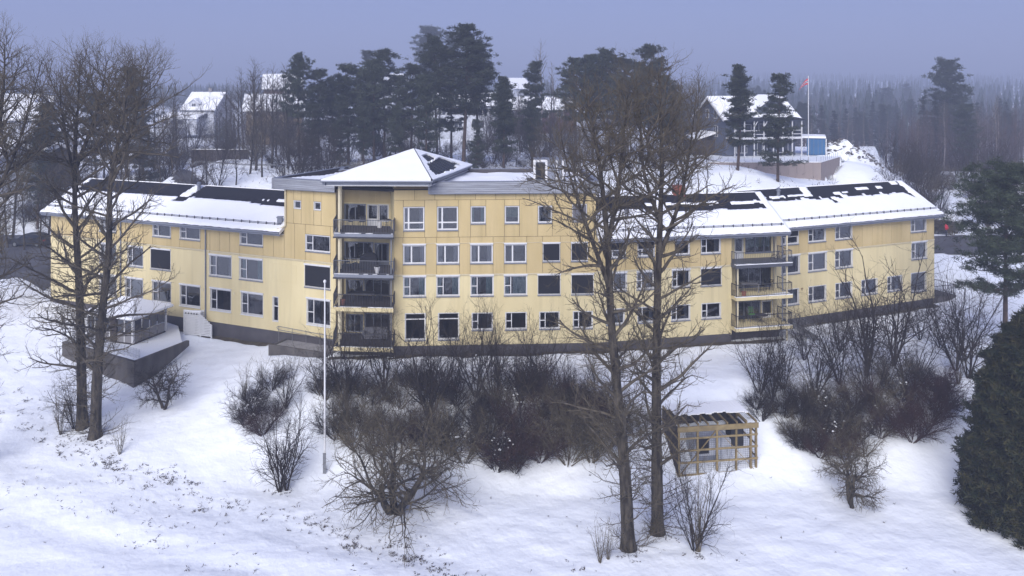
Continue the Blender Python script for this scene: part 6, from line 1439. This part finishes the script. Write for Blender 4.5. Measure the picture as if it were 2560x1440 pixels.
house('far_house', 'faint snowy gable peeking out right of the pine group', hz(985, 222, 250), .9, 7, 7, 1.5, 3, 'white_clad', base=-9)
for lb, px, py, Y, rz, L in (('hazy snowy house at the far left, nearest of the cluster', 42, 335, 170, .3, 11), ('hazy house with blue grey gable at the far left', 68, 292, 235, -.3, 10), ('faint pale house highest in the far left cluster', 92, 285, 290, .2, 12), ('faint house at the far left picture edge', 12, 290, 240, .5, 9)):
    house('hazy_house', lb, hz(px, py, Y), rz, L, 8, 3.2, 3.2, 'white_clad', [('F', -2, 1.6, 1.2, 1.2), ('F', 2, 1.6, 1.2, 1.2)], base=-5)
house('garage', 'white garage with snowy roof at the left edge', hz(8, 425, 104), -.5, 6, 5.5, 1.6, 2.0, 'white_clad', [('R', 0, 1.0, 1.0, .9)], cat='garage', base=-3)
house('shed', 'dark shed with snowy roof among the trees behind the left wing', hz(132, 408, 108), -.75, 5.5, 4.5, 1.2, 1.4, 'old_wood', [], cat='shed', base=-3)

# grey house with veranda on the right
gh = house('grey_house', 'blue grey two storey house with veranda and snowy roof on the right', (hz(1880, 392, 122)[0] - .3, 124.5, 10.85), .24, 11.6, 9.0, 5.7, 2.9, 'blue_grey_clad',
           [('F', -2.9, 3.9, 2.4, 1.5), ('F', .4, 3.9, 1.4, 1.6), ('F', 3.9, 3.9, 1.8, 1.5), ('F', -3.2, 1.1, 1.6, 1.2), ('F', .2, 1.1, 1.5, 1.9), ('F', 3.6, 1.1, 1.8, 1.3), ('L', -1.5, 3.6, 1.0, 1.5), ('L', 1.2, 6.2, .8, 1.2), ('L', -1.4, 6.2, .8, 1.2)], (-1.4, 1.0), oh=.7, base=-.8, dorm=(2.2, 2.3, 5.75, 1.4))
VD = -7.0
lp(MB().box((-5.8, VD, 2.62), (5.4, -4.51, 2.85)), 'veranda_deck', 'white', gh); lp(MB().box((-5.8, VD + .1, 2.86), (5.4, -4.52, 2.92)), 'deck_snow', 'roof_snow', gh)
for i in range(8): x = -5.7 + i * 1.57; lp(MB().box((x - .07, VD - .02, -.3), (x + .07, VD + .12, 5.3)), 'veranda_post', 'white', gh)
for z in (3.85, 3.3): lp(MB().box((-5.8, VD + .04, z), (5.4, VD + .1, z + .09)), 'veranda_rail', 'white', gh)
for i in range(7): x = -5.6 + i * 1.57; lp(MB().box((x, VD + .05, 2.95), (x + 1.35, VD + .08, 3.84)), 'railing_panel', 'car_glass', gh)
lp(MB().box((-5.9, VD - .2, 5.3), (5.5, -4.51, 5.45)), 'veranda_beam', 'blue_grey_clad', gh); lp(MB().hexa([(-6, VD - .4, 5.46), (5.6, VD - .4, 5.46), (5.6, -4.52, 5.7), (-6, -4.52, 5.7)], [(-6, VD - .4, 5.56), (5.6, VD - .4, 5.56), (5.6, -4.52, 5.8), (-6, -4.52, 5.8)]), 'veranda_roof', 'roof', gh)
for i in (2, 3, 5): x = -5.7 + i * 1.57; lp(MB().bar((x, VD, 4.4), (x + .55, VD, 5.3), .1), 'bracket', 'white', gh)
lp(MB().hexa([(-9.2, -1.5, 2.2), (-5.82, -1.5, 3.2), (-5.82, 3.5, 3.2), (-9.2, 3.5, 2.2)], [(-9.2, -1.5, 2.5), (-5.82, -1.5, 3.5), (-5.82, 3.5, 3.5), (-9.2, 3.5, 2.5)]), 'lean_to_roof', 'roof_snow', gh); lp(MB().box((-8.9, -1.2, -1), (-5.83, 3.2, 2.2)), 'lean_to_wall', 'old_wood', gh)
# retaining wall below it, panel by panel
rt = thing('retaining_wall', 'tall tan panelled retaining wall below the grey house', 'wall', (41.7, 108, 8.2))
def wall_run(a, b, zt, nseg, zb0, zb1):
    fw = Facet(a, b)
    for i in range(nseg):
        u0, u1 = fw.L * i / nseg, fw.L * (i + 1) / nseg; zb = zb0 + (zb1 - zb0) * i / nseg
        fw.board('wall_panel', u0 + .012, u1 - .012, zb - .8, zt, -.25, 0.0 + .01 * (i % 2), 'tan_wall', rt, Vector((41.7, 108, 8.2)))
    mb = MB(); fw.box(mb, -.05, fw.L + .05, zt + .002, zt + .09, -.4, .06); mb.build('snow_cap', 'roof_snow', rt)
    for i in range(nseg): u0 = fw.L * (i + .5) / nseg; p = fw.at(u0, zt, -.15); MB().bar((p.x, p.y, zt), (p.x, p.y, zt + .75), .03).build('fence_pin', 'steel', rt)
wall_run((26.5, 108.0), (41.7, 108.0), 10.95, 14, 10.6, 8.3); wall_run((41.72, 108.0), (47.8, 116.7), 10.95, 9, 8.3, 8.6)
# flagpole with pennant
p = hz(2021, 405, 111); fp2 = thing('flagpole', 'tall white flagpole flying a red pennant on the levelled plot', 'flagpole', (p[0], p[1], 10.8)); ht = z_at(192, 111) - 10.8
lp(MB().cyl((0, 0, -.2), (0, 0, ht), .07, 8, .045), 'pole', 'white', fp2); lp(MB().cyl((0, 0, ht), (0, 0, ht + .14), .08, 8, .03), 'finial', 'white', fp2)
pen = thing('pennant', 'red pennant with white and blue stripes hanging from the right flagpole', 'flag', (p[0], p[1], 10.8 + ht - 1.2))
tipx, tipz = -1.2, -1.15
def band(nm, m, a0, a1, b0, b1, y):
    mb = MB(); n = 10; v = []; f = []
    for i in range(n + 1):
        t = i / n; wv = .06 * math.sin(t * 7); k = (1 - t * .9)
        for z, yy in ((a0 * k, -.006), (a1 * k, -.006)): v.append((-.05 + tipx * t, y + wv, z + .55 + tipz * t * t * .8 + tipz * .2 * t))
    for i in range(n): f.append((2 * i, 2 * i + 1, 2 * i + 3, 2 * i + 2))
    mb.add(v, f); lp(mb, nm, m, pen)
band('pennant_cloth', 'flag_red', -.45, .45, 0, 0, 0); band('white_stripe', 'white', -.16, .16, 0, 0, -.012); band('blue_stripe', 'flag_blue', -.075, .075, 0, 0, -.02)
# blue container
cp = hz(2040, 377, 121); ct = thing('shipping_container', 'blue steel shipping container with snow on top beside the log pile', 'container', (cp[0], cp[1], 10.75), None, -.34)
lp(MB().box((-1.22, 0, .1), (1.22, 5.5, 2.6)), 'container_body', 'container', ct)
for s in (-1, 1):
    d = lp(MB().box((min(.02 * s, 1.18 * s), -.06, .2), (max(.02 * s, 1.18 * s), -.001, 2.5)), 'door', 'container', ct)
    for k in (.3, .85): lp(MB().box((s * k - .03, -.1, .2), (s * k + .03, -.061, 2.5)), 'locking_bar', 'steel', d)
for s in (-1, 1): lp(MB().box((s * 1.22 - .06, -.07, .05), (s * 1.22 + .06, .05, 2.65)), 'corner_post', 'container', ct)
lp(MB().box((-2.6, -.2, 2.66), (1.4, 5.6, 2.95)), 'top_snow', 'roof_snow', ct)
lp(MB().box((1.35, -.2, -.3), (1.5, -.05, 2.6)), 'white_post', 'white', ct)
# pile of logs and rubble with snow
pc = hz(2118, 392, 123); pile = thing('rubble_pile', 'snow dusted pile of logs and stones right of the blue container', 'pile', (pc[0], pc[1], 10.15))
rq = random.Random(4); STONES = []
for k in range(4):
    mb = MB(); v = []; 
    for i in range(5):
        for j in range(7): a, b_ = math.pi * (i + .3) / 4.6, 6.283 * j / 7; q = 1 + .35 * mnoise.noise(Vector((i * 1.7 + k * 9, j * 1.3, k))); v.append((q * math.sin(a) * math.cos(b_), q * .8 * math.sin(a) * math.sin(b_), q * .55 * math.cos(a)))
    f = [(i * 7 + j, i * 7 + (j + 1) % 7, (i + 1) * 7 + (j + 1) % 7, (i + 1) * 7 + j) for i in range(4) for j in range(7)] + [tuple(range(7)), tuple(range(34, 27, -1))]
    mb.add(v, f); me = mb.mesh('stone'); me.materials.append(MT['stone']); STONES.append(me)
LOG = MB().cyl((-1, 0, 0), (1, 0, 0), .12, 7, .09).mesh('log'); LOG.materials.append(MT['old_wood'])
mound = lambda x, y: 2.5 * math.exp(-((x + 1.2) / 3.6) ** 2 - (y / 2.6) ** 2) + 1.2 * math.exp(-((x - 2.8) / 2.6) ** 2 - (y / 2.2) ** 2) - .2
v = []; f = []; n = 26
for i in range(n + 1):
    for j in range(n + 1): x, y = -7 + 14 * i / n, -5 + 10 * j / n; v.append((x, y, h(pc[0] + x, pc[1] + y) - 10.15 + mound(x, y) + .12 * n1(x * 2, y * 2) - .1))
for i in range(n):
    for j in range(n): f.append((i * (n + 1) + j, (i + 1) * (n + 1) + j, (i + 1) * (n + 1) + j + 1, i * (n + 1) + j + 1))
lp(MB().add(v, f), 'snow_mound', 'snow', pile)
for i in range(130):
    x, y = rq.uniform(-5.0, 4.6), rq.uniform(-2.6, 1.2); z = mound(x, y)
    if z < .15: continue
    z += h(pc[0] + x, pc[1] + y) - 10.25
    o = link('log' if i % 3 else 'stone', LOG if i % 3 else STONES[i % 4], None, pile); s = rq.uniform(.2, .42); o.location = (x, y, z + .06); o.rotation_euler = (rq.uniform(-.4, .4), rq.uniform(-.5, .5), rq.uniform(0, 6.28)); o.scale = (s * 1.5, s * 1.5, s * 1.5) if i % 3 else (s, s, s)
# dark board fence and guard rail on the slope behind the left wing
bf = thing('board_fence', 'dark brown board fence on the slope behind the left wing', 'fence', hp(550, 121)); a, b = spot(478, 121), spot(622, 121); ff = Facet(tuple(a[:2]), tuple(b[:2])); z0 = max(a.z, b.z) - .1
for i in range(34): u = ff.L * i / 34; ff.board('fence_board', u + .01, u + ff.L / 34 - .01, z0 - .25 if i > 14 else z0 - 2.2 + .13 * i, z0 + 1.5 + .02 * (i % 3), -.03, 0, 'old_wood', bf, Vector(bf.location))
mb = MB(); ff.box(mb, 0, ff.L, z0 + 1.55, z0 + 1.62, -.06, .04); mb.build('snow_cap', 'roof_snow', bf)
gr = thing('guard_rail', 'long thin steel guard rail along the road behind the building', 'guard rail', hp(760, 110))
pts = [spot(px, 110) + Vector((0, 0, .75)) for px in range(430, 1020, 30)]; mb = MB()
for a, b in zip(pts, pts[1:]): mb.bar(a, b, .06, .2)
mb.build('rail', 'steel', gr)
for q in pts[::2]: MB().bar(q - Vector((0, 0, 1.0)), q, .08).build('post', 'steel', gr)
# clipped conifer hedge and columns before the ochre house
for i, (px, yt) in enumerate(((540, 300), (549, 296), (558, 292), (567, 288), (576, 284), (585, 283))):
    put(SPR[i % 2], 14, 'columnar_conifer', 'dark column shaped conifer in the hedge between the white and ochre houses', px, yt, 165, 'hedge of column conifers', .55)

# ---- things on the balconies
def chair(label, loc, rotz, m='dark_metal', group='chairs on the balconies', cushion=None):
    t = thing('chair', label, 'chair', loc, group, rotz)
    for x in (-.19, .19):
        for y in (-.19, .19): lp(MB().bar((x, y, 0), (x, y, .45), .03), 'leg', m, t)
    lp(MB().box((-.22, -.22, .45), (.22, .22, .48)), 'seat', cushion or m, t)
    for x in (-.19, .19): lp(MB().bar((x, .2, .48), (x, .27, .95), .03), 'back_post', m, t)
    for z in (.6, .72, .84): lp(MB().bar((-.19, .2 + (z - .48) * .15, z), (.19, .2 + (z - .48) * .15, z), .02, .06), 'back_slat', cushion or m, t)
    return t
def table(label, loc, r=.35, hh=.72, m='dark_metal', rect=None, group='tables on the balconies'):
    t = thing('table', label, 'table', loc, group)
    if rect: lp(MB().box((-rect[0], -rect[1], hh - .04), (rect[0], rect[1], hh)), 'table_top', m, t); [lp(MB().bar((sx * (rect[0] - .08), sy * (rect[1] - .08), 0), (sx * (rect[0] - .08), sy * (rect[1] - .08), hh - .04), .05), 'leg', m, t) for sx in (-1, 1) for sy in (-1, 1)]
    else: lp(MB().cyl((0, 0, hh - .03), (0, 0, hh), r, 16), 'table_top', m, t); [lp(MB().bar((math.cos(a) * r * .7, math.sin(a) * r * .7, 0), (-math.cos(a) * r * .6, -math.sin(a) * r * .6, hh - .03), .025), 'leg', m, t) for a in (0, 1.57, 3.14, 4.71)]
    return t
def bp(px, Y, z): return ((px - CX) / FPX * Y, Y, z + .013)
chair('slim dark folding chair at the left of the top left balcony', bp(876, 63.7, 9.9), 0.1); chair('slim dark folding chair beside the white door of the top left balcony', bp(905, 63.6, 9.9), -.2); table('small round dark table at the right of the top left balcony', bp(967, 63.1, 9.9))
o = thing('waste_bin', 'small white bin beside the top left balcony door', 'bin', bp(949, 63.5, 9.9)); lp(MB().cyl((0, 0, 0), (0, 0, .45), .16, 10, .2), 'bucket', 'white', o); lp(MB().cyl((0, 0, .45), (0, 0, .5), .21, 10), 'lid', 'white', o)
o = thing('barbecue', 'covered black barbecue on the second highest left balcony', 'barbecue', bp(922, 62.6, 6.8)); lp(MB().hexa([(-.75, -.35, .1), (.75, -.35, .1), (.75, .35, .1), (-.75, .35, .1)], [(-.6, -.25, 1.05), (.6, -.25, 1.05), (.6, .25, 1.05), (-.6, .25, 1.05)]), 'cover', 'black', o); lp(MB().hexa([(-.6, -.25, 1.051), (.6, -.25, 1.051), (.6, .25, 1.051), (-.6, .25, 1.051)], [(-.2, -.12, 1.3), (.35, -.12, 1.3), (.35, .12, 1.3), (-.2, .12, 1.3)]), 'cover_top', 'black', o)
o = thing('flower_pot', 'white flower pot standing at the railing of the second highest left balcony', 'pot', bp(943, 61.3, 6.8)); lp(MB().cyl((0, 0, 0), (0, 0, .5), .15, 12, .23), 'pot', 'white', o); lp(MB().cyl((0, 0, .45), (0, 0, .5), .25, 12, .25), 'rim', 'white', o)
for i, (px, rz) in enumerate(((872, 1.2), (888, .6), (868, 2.0))): chair(('dark chair at the left rail of the second highest left balcony', 'dark chair left of the covered barbecue', 'dark chair in the left corner behind the others, second highest left balcony')[i], bp(px, 62.2 + .5 * (i % 3), 6.8), rz, 'black')
table('long dark table on the third left balcony', bp(908, 62.6, 4.28), rect=(.9, .4)); chair('dark chair right of the long table on the third left balcony', bp(948, 62.6, 4.28), -1.2, 'black'); chair('dark chair behind the long table on the third left balcony', bp(925, 63.4, 4.28), 0, 'black')
o = thing('flower_pot', 'terracotta pot in the left corner of the third left balcony', 'pot', bp(856, 61.7, 4.28)); lp(MB().cyl((0, 0, 0), (0, 0, .38), .16, 12, .22), 'pot', 'terracotta', o); lp(MB().cyl((0, 0, .34), (0, 0, .39), .24, 12, .24), 'rim', 'terracotta', o)
o = thing('garden_sofa', 'grey cushioned garden sofa on the lowest left balcony', 'sofa', bp(938, 62.9, 1.25)); lp(MB().box((-.9, -.4, .12), (.9, .4, .42)), 'seat', 'grey_screen', o); lp(MB().box((-.9, .25, .42), (.9, .42, .85)), 'backrest', 'grey_screen', o); [lp(MB().box((s * .9 - .1, -.4, .12), (s * .9 + .1, .42, .6)), 'armrest', 'grey_screen', o) for s in (-1, 1)]
def rp(u, d, z): q = FD.at(uR0 + u, z + .01, d); return tuple(q)
table('pale table on the middle right balcony', rp(1.9, -.5, 4.12), rect=(.7, .4), m='concrete'); chair('dark chair left of the pale table on the middle right balcony', rp(.9, -.4, 4.12), 1.57, 'black'); chair('dark chair right of the pale table on the middle right balcony', rp(3.0, -.5, 4.12), -1.57, 'black'); chair('dark chair in the right corner of the middle right balcony', rp(3.8, -.7, 4.12), -1.0, 'black')
o = thing('flower_pot', 'terracotta pot behind the railing of the middle right balcony', 'pot', rp(.8, .55, 4.12)); lp(MB().cyl((0, 0, 0), (0, 0, .36), .15, 12, .2), 'pot', 'terracotta', o); lp(MB().cyl((0, 0, .33), (0, 0, .37), .22, 12, .22), 'rim', 'terracotta', o)
chair('bright green garden chair on the lowest right balcony', rp(2.2, -.7, 1.62), .1, 'steel', None, 'green_plastic').scale = (1.2, 1.2, 1.3)
table('brown round table on the lowest right balcony', rp(2.7, -.1, 1.62), .5, .7, 'old_wood'); chair('dark chair left of the round table on the lowest right balcony', rp(1.2, -.6, 1.62), 1.0, 'black')
o = thing('bicycle', 'dark bicycle leaning at the right rail of the top right balcony', 'bicycle', rp(4.0, .55, 6.72), None, FD.ang)
for x in (-.5, .5):
    mb = MB(); mb.path([(x + .32 * math.cos(a * .524), 0, .33 + .32 * math.sin(a * .524)) for a in range(13)], .02, 5); lp(mb, 'wheel', 'rubber', o)
lp(MB().path([(-.5, 0, .33), (-.15, 0, .75), (.35, 0, .8), (0, 0, .33), (-.5, 0, .33)], .02, 5).path([(-.15, 0, .85), (0, 0, .33)], .02, 5).path([(.5, 0, .33), (.33, 0, .95)], .02, 5), 'frame', 'dark_metal', o); lp(MB().box((-.28, -.06, .86), (-.05, .06, .91)), 'saddle', 'black', o); lp(MB().cyl((.33, -.25, .96), (.33, .25, .96), .015, 5), 'handlebar', 'dark_metal', o)

# ---- haze: the fog that swallows the far hills
hb = MB().box((-2800, -200, -14), (2800, 2700, 100)); hm = bpy.data.materials.new('haze'); hm.use_nodes = True; n = hm.node_tree.nodes; n.clear(); ho = n.new('ShaderNodeOutputMaterial'); pv = n.new('ShaderNodeVolumePrincipled')
pv.inputs['Color'].default_value = (0.66, 0.74, 0.98, 1); pv.inputs['Density'].default_value = 0.0017; pv.inputs['Anisotropy'].default_value = 0.0
hm.node_tree.links.new(pv.outputs[0], ho.inputs['Volume'])
o = link('haze', hb.mesh('haze'), hm); tag(o, 'pale blue winter fog', kind='stuff')
